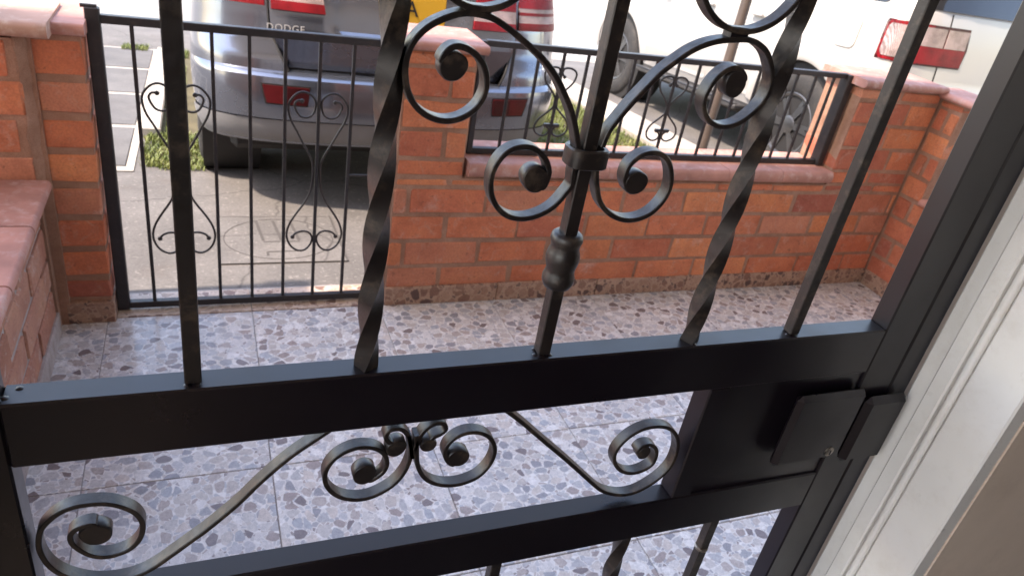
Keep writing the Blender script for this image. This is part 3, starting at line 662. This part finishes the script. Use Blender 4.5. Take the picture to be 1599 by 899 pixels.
structure('room_floor', MB().box(-1.6, 2.0, -2.6, .374, 0, .12), M['room_dark'])
for y0, y1, z0, z1 in ((-2.6, .374, 0, .75), (-2.6, .374, 2.4, 2.6), (-2.6, -1.7, .75, 2.4), (.22, .374, .75, 2.4)):  # opening in the unseen left wall, added to bring skylight onto the jamb
    structure('room_wall', MB().box(-1.1, -1.0, y0, y1, z0, z1), M['wallpaint'])
structure('room_wall', MB().box(2.0, 2.1, -2.6, .374, .0, 2.6), M['room_dark'])  # unseen right and back walls darkened so the gate front stays black
structure('room_wall', MB().box(-1.7, 2.1, -2.7, -2.6, .0, 2.6), M['room_dark'])
structure('room_ceiling', MB().box(-1.7, 2.1, -2.7, .374, 2.6, 2.7), M['wallpaint'])

# ------------------------------------------------------------------ pole
pl = tag(part('metal_pole', MB().lathe((2.838, 3.6, slope(3.6)), 'z', [(0, .05), (.015, .05), (.016, .030), (3.2, .028), (3.22, .01)], 16), M['pole'], None, True, 50),
         'thin brown pole standing behind the railing in front of the white car', 'pole')

# ------------------------------------------------------------------ cars
def lerp_tab(tab, z):
    if z <= tab[0][0]: return tab[0][1]
    for (a, va), (b, vb) in zip(tab[:-1], tab[1:]):
        if z <= b: return va+(vb-va)*(z-a)/(b-a)
    return tab[-1][1]
class Car:
    def __init__(s, **k):
        s.__dict__.update(k)
    def cols(s, z, K=8, Mo=12, N=70, seam=True):
        """half plan outline at height z: list of (kind, u, v)"""
        a = lerp_tab(s.aw, z); n = s.n; out = []
        ut = lerp_tab(s.ut, z)
        for j in range(K+1): out.append(['i', ut*j/K, None])
        ph0 = math.asin(min(1, (ut/a)**(n/2)))
        for j in range(1, Mo+1): out.append(['o', ph0+(math.pi/2-ph0)*j/Mo, 'phi'])
        for j in range(1, N): out.append(['s', a, s.b+(s.L-s.b-s.bf)*j/N])
        for j in range(Mo+1): out.append(['f', math.pi/2*(1-j/Mo), 'phi'])
        res = []
        for kd, p, q in out:
            if kd == 'i': u = p; v = s.b-s.b*(max(0, 1-(u/a)**n))**(1/n)
            elif kd == 'o': u = a*abs(math.sin(p))**(2/n); v = s.b-s.b*abs(math.cos(p))**(2/n)
            elif kd == 's': u = p; v = q
            else: u = a*abs(math.sin(p))**(2/n); v = s.L-s.bf+s.bf*abs(math.cos(p))**(2/n)
            res.append((kd, u, v))
        return res
    def pos(s, kd, u, v, z, off=0, tg=False):
        fr = max(0, 1-v/.7); dv = lerp_tab(s.tg if tg else s.dv, z)
        ff = max(0, (v-(s.L-.9))/.9); nose = lerp_tab(s.fv, z)
        zz = z
        if kd == 's' and z < s.arch_top:
            for wv in s.wheels:
                d = abs(v-wv)
                if d < s.ar: zz = max(zz, s.wr+math.sqrt(s.ar**2-d*d)*1.0)
        hood = s.L-1.25
        if z > s.hoodz and v > hood-.9: zz = zz-(z-s.hoodz)*min(1, (v-hood+.9)/.5)
        sgn = 1
        return (u+off*(1 if kd == 's' else (u/ (lerp_tab(s.aw, z)) if kd in 'of' else 0)), v+dv*fr-nose*ff-off*(0 if kd == 's' else 1 if kd in 'io' else -1), zz)
    def rows(s, zs, sel, off=0, tg=False, K=8):
        out = []
        for z in zs:
            c = [q for q in s.cols(z, K=K)]; c = [q for i, q in enumerate(c) if sel(q[0], q[1], q[2], i)]
            out.append([s.pos(kd, u, v, z, off, tg) for kd, u, v in c])
        return out
def both(rows, lr=(1, -1)):
    mb = MB()
    for s_ in lr: mb.grid([[(s_*x, y, z) for x, y, z in r_] for r_ in rows])
    return mb
def frange(a, b, n): return [a+(b-a)*i/n for i in range(n+1)]
def wheel(root, u, v, r_, wd, spokes, rimr, side):
    wp = bpy.data.objects.new('wheel', None); COL.objects.link(wp); wp.parent = root; wp.location = (u, v, r_)
    prof = [(-wd/2+.02, rimr), (-wd/2, rimr+.03), (-wd/2+.006, r_-.035), (-wd/2+.03, r_-.006), (-wd/2+.045, r_)]
    for gxx in (-.045, 0, .045): prof += [(gxx-.005, r_), (gxx-.0045, r_-.008), (gxx+.0045, r_-.008), (gxx+.005, r_)]
    prof += [(wd/2-.045, r_), (wd/2-.03, r_-.006), (wd/2-.006, r_-.035), (wd/2, rimr+.03), (wd/2-.02, rimr)]
    prof.sort(key=lambda p: p[0]) if False else None
    part('tyre', MB().lathe((0, 0, 0), 'x', prof, 48, False), M['tyre'], wp, True, 40, True)
    mb = MB(); sx = side
    mb.lathe((0, 0, 0), 'x', [(sx*(wd/2-.018), rimr+.004), (sx*(wd/2-.014), rimr-.004), (sx*(wd/2-.022), rimr-.022), (sx*(wd/2-.10), rimr-.03)], 40, False)
    for k in range(spokes):
        t = 2*math.pi*k/spokes
        for dt in (-.10, .10):
            ca, sa = math.cos(t+dt), math.sin(t+dt); ca0, sa0 = math.cos(t+dt*.4), math.sin(t+dt*.4); nx_, nz_ = -sa, ca; h = .016
            x0 = sx*(wd/2-.03); x1 = sx*(wd/2-.065); p = []
            for (rad, cc, ss, w2, xo) in ((.05, ca0, sa0, h*1.1, .012*sx), (rimr-.012, ca, sa, h, 0)):
                for q in (-1, 1): p += [(x0+xo, rad*cc+q*w2*nx_, rad*ss+q*w2*nz_), (x1, rad*cc+q*w2*nx_, rad*ss+q*w2*nz_)]
            mb.add(p, [(0, 2, 6, 4), (1, 5, 7, 3), (0, 4, 5, 1), (2, 3, 7, 6), (4, 6, 7, 5), (0, 1, 3, 2)])
    mb.lathe((0, 0, 0), 'x', [(sx*(wd/2-.075), .075), (sx*(wd/2-.02), .070), (sx*(wd/2-.012), .055)], 24)
    part('rim', mb, M['alloy'], wp, True, 35, True)
    part('brake_disc', MB().lathe((0, 0, 0), 'x', [(-.02*sx, rimr-.035), (.0, rimr-.035)], 32), M['gap'], wp, True, 35, True)
    return wp
def text_part(name, s_, size, parent, loc, ext, mt, sp=1.0):
    cu = bpy.data.curves.new(name, 'FONT'); cu.body = s_; cu.size = size; cu.extrude = ext; cu.align_x = 'CENTER'; cu.space_character = sp; cu.resolution_u = 3
    tmp = bpy.data.objects.new(name, cu); COL.objects.link(tmp)
    bpy.context.view_layer.update()
    me = bpy.data.meshes.new_from_object(tmp.evaluated_get(bpy.context.evaluated_depsgraph_get())); bpy.data.objects.remove(tmp)
    me.materials.clear(); me.materials.append(mt); o = bpy.data.objects.new(name, me); COL.objects.link(o); o.parent = parent
    o.location = loc; o.rotation_euler = (math.pi/2, 0, 0); return o

PITCH = -math.atan(.07)
def surf_patch(car, uz, off, tg=False, kd='i', nu=8):
    """patch on the rear face: uz = list of (z, u_from, u_to)"""
    rows = []
    for z, ua, ub in uz:
        a = lerp_tab(car.aw, z); r_ = []
        for i in range(nu+1):
            u = ua+(ub-ua)*i/nu; au = min(abs(u), a*.9995); v = car.b-car.b*(max(0, 1-(au/a)**car.n))**(1/car.n)
            q = car.pos('i', au, v, z, 0, tg); r_.append((math.copysign(q[0], u), q[1]-off, q[2]))
        rows.append(r_)
    return rows
def slab_patch(car, uz, off, thick, tg=False, nu=8):
    f_ = surf_patch(car, uz, off, tg, nu=nu); b_ = surf_patch(car, uz, off-thick, tg, nu=nu); mb = MB(); mb.grid(f_)
    ring = f_[0]+[r_[-1] for r_ in f_[1:]]+f_[-1][::-1][1:]+[r_[0] for r_ in f_[::-1]][1:-1]
    ringb = b_[0]+[r_[-1] for r_ in b_[1:]]+b_[-1][::-1][1:]+[r_[0] for r_ in b_[::-1]][1:-1]
    n = len(ring); mb.add(ring+ringb, [(i, (i+1) % n, n+(i+1) % n, n+i) for i in range(n)]); return mb
def side_patch(car, u_sign, v0, v1, z0, z1, off, thick, rnd=.03, nv=10, nz=6):
    """rounded patch on the car's side"""
    mb = MB(); n = 6; poly = []
    for (cv, cz, a0) in ((v1-rnd, z1-rnd, 0), (v0+rnd, z1-rnd, 90), (v0+rnd, z0+rnd, 180), (v1-rnd, z0+rnd, 270)):
        for i in range(n+1): t = R(a0+90*i/n); poly.append((cv+rnd*math.cos(t), cz+rnd*math.sin(t)))
    def P(v, z, o): return (u_sign*(lerp_tab(car.aw, z)+o), v, z)
    k = len(poly); vs = [P(v, z, off) for v, z in poly]+[P(v, z, off-thick) for v, z in poly]
    mb.add(vs, [tuple(range(k))]+[(i, (i+1) % k, k+(i+1) % k, k+i) for i in range(k)]); return mb

# --- silver family car: seen from behind
cj = Car(L=4.85, b=.48, bf=.6, n=3.1, wr=.345, ar=.40, wheels=(.92, 3.78), arch_top=.78, hoodz=1.02,
    aw=[(.30, .91), (.42, .955), (.60, .972), (.70, .972), (.85, .965), (1.0, .952), (1.15, .93), (1.65, .73)],
    ut=[(.30, .54), (.70, .54), (.78, .58), (.88, .622), (1.0, .63), (1.2, .60), (1.65, .50)],
    dv=[(.33, .13), (.345, .075), (.40, .045), (.47, .035), (.475, .020), (.56, .006), (.64, 0), (.675, .006), (.690, .028), (.700, .052), (.74, .056), (.76, .062), (.84, .105), (.88, .112), (1.0, .125), (1.12, .16), (1.5, .45), (1.66, .62)],
    tg=[(.70, .125), (.715, .10), (.80, .088), (.86, .080), (.875, .078), (.90, .084), (.98, .10), (1.12, .15), (1.5, .45), (1.66, .62)],
    fv=[(.3, .1), (.6, 0), (.8, .05), (1.02, .3), (1.7, .6)])
CX, CB = .925, 3.525
jc = thing('parked_car', 'silver grey family car parked with its rear towards the garden gate', 'car', (CX, CB, slope(CB))); jc.rotation_euler = (PITCH, 0, 0)
LP = dict(local=True)
zb = [.33, .345, .37, .40, .44, .47, .475, .50, .53, .56, .60, .64, .66, .675, .683, .690, .700]
part('rear_bumper', both(cj.rows(zb, lambda k, u, v, i: k in 'io' or (k == 's' and v < .55))), M['silver'], jc, True, 32, True)
zl = frange(.33, .69, 24)
part('body', both(cj.rows(sorted(set(frange(.30, .78, 30)+[.80, .84, .88, .92, .96, 1.0, 1.04, 1.08, 1.12])), lambda k, u, v, i: k in 'sf' and v >= .50)), M['silver'], jc, True, 32, True)
zu = [.700, .72, .74, .76, .78, .80, .82, .84, .86, .88, .92, .96, 1.0, 1.04, 1.08, 1.12]
for s_ in (1, -1): part('rear_quarter', both(cj.rows(zu, lambda k, u, v, i: (k == 'i' and i == 8) or k == 'o' or (k == 's' and v < .55)), (s_,)), M['silver'], jc, True, 32, True)
part('bumper_ledge', both([[(u, y, z) for (u, y, z) in r_] for r_ in [cj.rows([.700], lambda k, u, v, i: k == 'i')[0], [(a, b+.09, .704) for a, b, c in cj.rows([.700], lambda k, u, v, i: k == 'i')[0]]]]), M['silver'], jc, True, 32, True)
tgr = cj.rows([.712, .73, .76, .80, .83, .86, .868, .875, .90, .94, .98, 1.02, 1.06, 1.12], lambda k, u, v, i: k == 'i', -.004, True, 24)
def sstep(a, b, x): t = min(1, max(0, (x-a)/(b-a))); return t*t*(3-2*t)
tgr = [[((u-.007) if i_ == 24 else u, v+.028*sstep(.36, .27, u)*sstep(.868, .90, z+(.0)), z) for i_, (u, v, z) in enumerate([(a, b, c) for a, b, c in r_])] for r_ in tgr]
tgp = part('tailgate', both(tgr), M['silver'], jc, True, 32, True)
def seam(car, uz, r_, s_, tg=False):
    mb = MB()
    if True:
        mb.tube([(s_*q[0], q[1], q[2]) for q in [surf_patch(car, [(z, u, u)], 0, tg, nu=1)[0][0] for z, u in uz]], r_, 6, Vector((1, 0, 0)))
    return mb
for s_ in (1, -1): part('tailgate_gap', seam(cj, [(z, lerp_tab(cj.ut, z)-.002) for z in zu], .0065, s_), M['gap'], jc, True, 60, True)
mb = MB(); mb.tube([(u, y+.012, z) for u, y, z in [surf_patch(cj, [(.709, u, u)], 0, True, nu=1)[0][0] for u in frange(-.54, .54, 20)]], .008, 6, Vector((0, 0, 1))); part('tailgate_gap', mb, M['gap'], jc, True, 60, True)
# cabin
cabz = [1.12, 1.2, 1.3, 1.4, 1.5, 1.58, 1.64, 1.66]
cab = cj.rows(cabz, lambda k, u, v, i: True)
ci_ = [[(u, min(v, 3.35-(z-1.12)*1.4) if v > 2 else v, max(z, zc)) for (u, v, z) in r_] for zc, r_ in zip(cabz, cab)]
ci_.append([(u*.02, v, 1.70) for u, v, z in ci_[-1]])
part('cabin', both(ci_), M['silver'], jc, True, 40, True)
mbb = MB(); top = cj.rows([1.12], lambda k, u, v, i: k in 'sf' and v > 2.5)[0]; part('bonnet', both([top, [(0, v, z+.05) for u, v, z in top]]), M['silver'], jc, True, 40, True)
part('rear_window', slab_patch(cj, [(z, -.60+.12*(z-1.15)/.4, .60-.12*(z-1.15)/.4) for z in frange(1.17, 1.52, 6)], .012, .02, True), M['glass'], jc, True, 60, True)
for s_ in (1, -1):
    part('side_window', side_patch(cj, s_, .75, 3.0, 1.17, 1.50, .008, .02, .06), M['glass'], jc, False, 30, True)
# lamps
LZ = [.985, 1.0, 1.02, 1.05, 1.08, 1.11]
for s_ in (1, -1):
    def outer(zs, off, th, ua=.642, ub=.951): return slab_patch(cj, [(z, s_*(ua), s_*min(ub+.0*(z-.985), lerp_tab(cj.aw, z)*.999)) for z in zs], off, th, nu=14)
    t1 = part('tail_light', outer([.980, .99, 1.0, 1.018], .010, .02), M['red'], jc, True, 40, True)
    part('lens', outer([1.018, 1.04, 1.055], .009, .02), M['clear'], t1, True, 40, True)
    part('lens', outer([1.055, 1.07], .010, .02), M['red'], t1, True, 40, True)
    part('lens', outer([1.07, 1.09], .009, .02), M['clear'], t1, True, 40, True)
    part('lens', outer([1.09, 1.14], .010, .02), M['red'], t1, True, 40, True)
    def inner(zs, off): return slab_patch(cj, [(z, s_*.614, s_*(.37+.15*(z-.975))) for z in zs], off, .03, True)
    t2 = part('tail_light', inner([.972, .985, 1.0, 1.012], .012), M['red'], jc, True, 40, True)
    part('lens', inner([1.012, 1.04, 1.07], .011), M['clear'], t2, True, 40, True)
    part('lens', inner([1.07, 1.12], .012), M['red'], t2, True, 40, True)
    cc = .555 if s_ < 0 else .60
    def refl(d, off): return slab_patch(cj, [(.555-d, s_*(cc-.095-d), s_*(cc+.085+d)), (.60, s_*(cc-.10-d), s_*(cc+.098+d)), (.640+d, s_*(cc-.105-d), s_*(cc+.105+d))], off, .02)
    rb = part('reflector_bezel', refl(.007, .003), M['gap'], jc, False, 30, True)
    part('reflector', refl(0, .006), M['reflex'], rb, False, 30, True)
    part('side_reflector', slab_patch(cj, [(.56, s_*(cc-.10), s_*(cc-.005)), (.635, s_*(cc-.108), s_*(cc-.005))], .0085, .02), M['deepred'], rb, False, 30, True)
part('lower_valance', both(cj.rows([.335, .36, .40, .44, .468], lambda k, u, v, i: k in 'io' or (k == 's' and v < .5), .006)), M['greyplastic'], jc, True, 32, True)
part('underbody', MB().box(-.80, .80, .22, 4.5, .27, .40, .03), M['gap'], jc, False, 30, True)
ply = surf_patch(cj, [(1.03, 0, 0)], 0, True, nu=1)[0][0][1]+.018
pt = part('number_plate', MB().box(-.105, .225, ply-.006, ply, .965, 1.115, .004), M['yellow'], jc, False, 30, True)
text_part('plate_letters', 'K A', .105, pt, (.0, ply-.0075, 1.0), .0008, M['ink'])
part('plate_lip', MB().tube([(u, surf_patch(cj, [(.872, u, u)], 0, True, nu=1)[0][0][1]-.002, .872) for u in frange(-.36, .36, 14)], .0075, 8, Vector((0, 0, 1))), M['silver'], jc, True, 60, True)
ty = surf_patch(cj, [(.93, .55, .55)], 0, True, nu=1)[0][0][1]
lt = text_part('lettering', 'DODGE', .045, jc, (-.55, ty-.010, .878), .003, M['badge'], 1.15); lt.rotation_euler = (math.pi/2-.16, 0, R(-5))
part('exhaust', MB().lathe((.52, .20, .31), 'y', [(0, .03), (.25, .03)], 16), M['metal'], jc, True, 40, True)
for u in (-.84, .84):
    for v in cj.wheels: wheel(jc, u, v, .345, .225, 5, .22, 1 if u > 0 else -1)
    part('wheel_well', MB().lathe((u*.93, .92, .36), 'x', [(-.15, .40), (.15, .40)], 32), M['gap'], jc, True, 40, True)

# --- white off-roader: its left side and rear corner
cw = Car(L=4.75, b=.34, bf=.6, n=3.6, wr=.405, ar=.49, wheels=(.98, 3.80), arch_top=1.0, hoodz=1.14,
    aw=[(.40, .865), (.50, .895), (.62, .915), (.80, .925), (.95, .920), (1.10, .915), (1.28, .895), (1.36, .875), (1.85, .70)],
    ut=[(.3, .60), (1.9, .60)],
    dv=[(.42, .10), (.47, .02), (.55, 0), (.76, 0), (.79, .06), (.86, .10), (1.3, .115), (1.40, .13), (1.75, .28), (1.88, .42)],
    tg=[(.42, .10), (.79, .06), (.86, .095), (1.3, .11), (1.40, .125), (1.75, .28), (1.88, .42)],
    fv=[(.3, .1), (.7, 0), (1.0, .05), (1.2, .25), (1.9, .5)])
WX, WB = 5.125, 3.42
wc = thing('parked_suv', 'white off-road car parked behind the right brick pier with red tail light', 'car', (WX, WB, slope(WB))); wc.rotation_euler = (PITCH, 0, 0)
part('rear_bumper', both(cw.rows([.42, .45, .47, .50, .55, .60, .66, .72, .76, .775, .79], lambda k, u, v, i: k in 'io' or (k == 's' and v < .46))), M['whitecar'], wc, True, 32, True)
part('body', both(cw.rows(sorted(set(frange(.42, 1.0, 40)+[1.04, 1.10, 1.16, 1.22, 1.28, 1.32, 1.36])), lambda k, u, v, i: (k in 'sf') and v >= .40)), M['whitecar'], wc, True, 32, True)
for s_ in (1, -1): part('rear_quarter', both(cw.rows([.79, .82, .86, .9, .95, 1.0, 1.05, 1.1, 1.15, 1.2, 1.24, 1.28, 1.32, 1.36], lambda k, u, v, i: (k == 'i' and i == 8) or k == 'o' or (k == 's' and v < .46)), (s_,)), M['whitecar'], wc, True, 32, True)
part('tailgate', both([[(u-(.006 if i_ == 8 else 0), v, z) for i_, (u, v, z) in enumerate(r_)] for r_ in cw.rows([.80, .86, .95, 1.05, 1.15, 1.28, 1.36], lambda k, u, v, i: k == 'i', 0, True)]), M['whitecar'], wc, True, 32, True)
for s_ in (1, -1): part('tailgate_gap', seam(cw, [(z, .599) for z in frange(.80, 1.36, 10)], .0028, s_), M['gap'], wc, True, 60, True)
cabz = [1.36, 1.45, 1.55, 1.65, 1.75, 1.82, 1.87, 1.89]
cab = cw.rows(cabz, lambda k, u, v, i: True)
ci_ = [[(u, min(v, 3.15-(z-1.36)*1.1) if v > 2 else v, max(z, zc)) for (u, v, z) in r_] for zc, r_ in zip(cabz, cab)]
ci_.append([(u*.02, v, 1.92) for u, v, z in ci_[-1]])
part('cabin', both(ci_), M['whitecar'], wc, True, 40, True)
top = cw.rows([1.36], lambda k, u, v, i: k in 'sf' and v > 2.2)[0]; part('bonnet', both([top, [(0, v, z+.05) for u, v, z in top]]), M['whitecar'], wc, True, 40, True)
part('rear_window', slab_patch(cw, [(z, -.80+.18*(z-1.375)/.4, .80-.18*(z-1.375)/.4) for z in frange(1.375, 1.76, 6)], .012, .03, True), M['glass'], wc, True, 60, True)
for s_ in (1, -1):
    for v0, v1 in ((.42, 1.18), (1.24, 2.06), (2.12, 2.95)): part('side_window', side_patch(cw, s_, v0, v1, 1.375, 1.74, .006, .02, .05), M['glass'], wc, False, 30, True)
    for v0, v1 in ((1.50, 2.16), (2.17, 3.27)):
        dr = part('door', side_patch(cw, s_, v0, v1, .50, 1.355, .0045, .02, .05), M['whitecar'], wc, False, 30, True)
        part('handle', MB().box(*sorted((s_*.925, s_*.955)), v0+.06, v0+.20, 1.12, 1.145, .006), M['whitecar'], dr, False, 30, True)
    fd = part('fuel_door_gap', side_patch(cw, s_, .565, .765, 1.045, 1.265, .0035, .02, .05), M['pale_conc'], wc, False, 30, True)
    part('fuel_door', side_patch(cw, s_, .569, .761, 1.049, 1.261, .006, .02, .048), M['whitecar'], fd, False, 30, True)
    for wv in cw.wheels:
        arc = [R(a) for a in frange(8, 172, 30)]
        fl = MB(); fl.grid([[(s_*(lerp_tab(cw.aw, cw.wr+rd*math.sin(t))+o_), wv+rd*math.cos(t), cw.wr+rd*math.sin(t)) for t in arc] for rd, o_ in ((.482, -.03), (.484, .012), (.50, .020), (.56, .016), (.60, .001))])
        part('arch_flare', fl, M['whitecar'], wc, True, 40, True)
        wheel(wc, s_*.80, wv, .405, .25, 6, .245, s_)
        part('wheel_well', MB().lathe((s_*.72, wv, .42), 'x', [(-.17, .48), (.165, .48)], 36), M['gap'], wc, True, 40, True)
    st = part('running_board', MB().box(*sorted((s_*.80, s_*.99)), 1.56, 3.24, .37, .415, .012), M['plastic'], wc, False, 30, True)
    part('step_trim', MB().box(*sorted((s_*.94, s_*.995)), 1.58, 3.22, .416, .424, .003), M['alloy'], st, False, 30, True)
    part('sill', MB().box(*sorted((s_*.70, s_*.875)), 1.5, 3.3, .36, .50, .02), M['plastic'], wc, False, 30, True)
    part('mirror', MB().box(*sorted((s_*.93, s_*1.12)), 2.90, 3.02, 1.32, 1.52, .03), M['whitecar'], wc, False, 30, True)
    # tail light
    def lamp(zs, off, ua, ub): return slab_patch(cw, [(z, s_*ua(z), s_*ub(z)) for z in zs], off, .03, nu=18)
    hi = lambda z: .919; lo = lambda z: .40+.02*abs(z-1.15)/.12
    b_ = part('tail_light', lamp([1.030, 1.05, 1.15, 1.265, 1.285], .006, hi, lo), M['deepred'], wc, True, 40, True)
    part('lens', lamp([1.042, 1.06, 1.10, 1.150], .010, hi, lambda z: .42), M['red'], b_, True, 40, True)
    part('lens', lamp([1.152, 1.18, 1.22, 1.268], .010, lambda z: .60, lambda z: .425), M['clear'], b_, True, 40, True)
    part('lens', lamp([1.152, 1.18, 1.22, 1.268], .010, hi, lambda z: .615), M['clear'], b_, True, 40, True)
    def corner(v0, v1, z0, z1, off, rnd=.03):
        rows_ = []
        for z in frange(z0, z1, 10):
            a = lerp_tab(cw.aw, z); r_ = []; inset = max(0, rnd-min(z-z0, z1-z))**2/rnd*.8
            for i_ in range(13):
                v = v0+(v1-inset-v0)*i_/12; uu_ = a*(max(0, 1-(max(0, cw.b-v)/cw.b)**cw.n))**(1/cw.n)
                r_.append((s_*(uu_+off), v+lerp_tab(cw.dv, z)*max(0, 1-v/.7)-off*.5, z))
            rows_.append(r_)
        return MB().grid(rows_)
    part('lens', corner(.03, .29, 1.035, 1.283, .008), M['red'], b_, True, 40, True)
    part('lens', corner(.10, .275, 1.058, 1.262, .011), M['clear'], b_, True, 40, True)
part('underbody', MB().box(-.78, .78, .25, 4.4, .30, .5, .03), M['gap'], wc, False, 30, True)
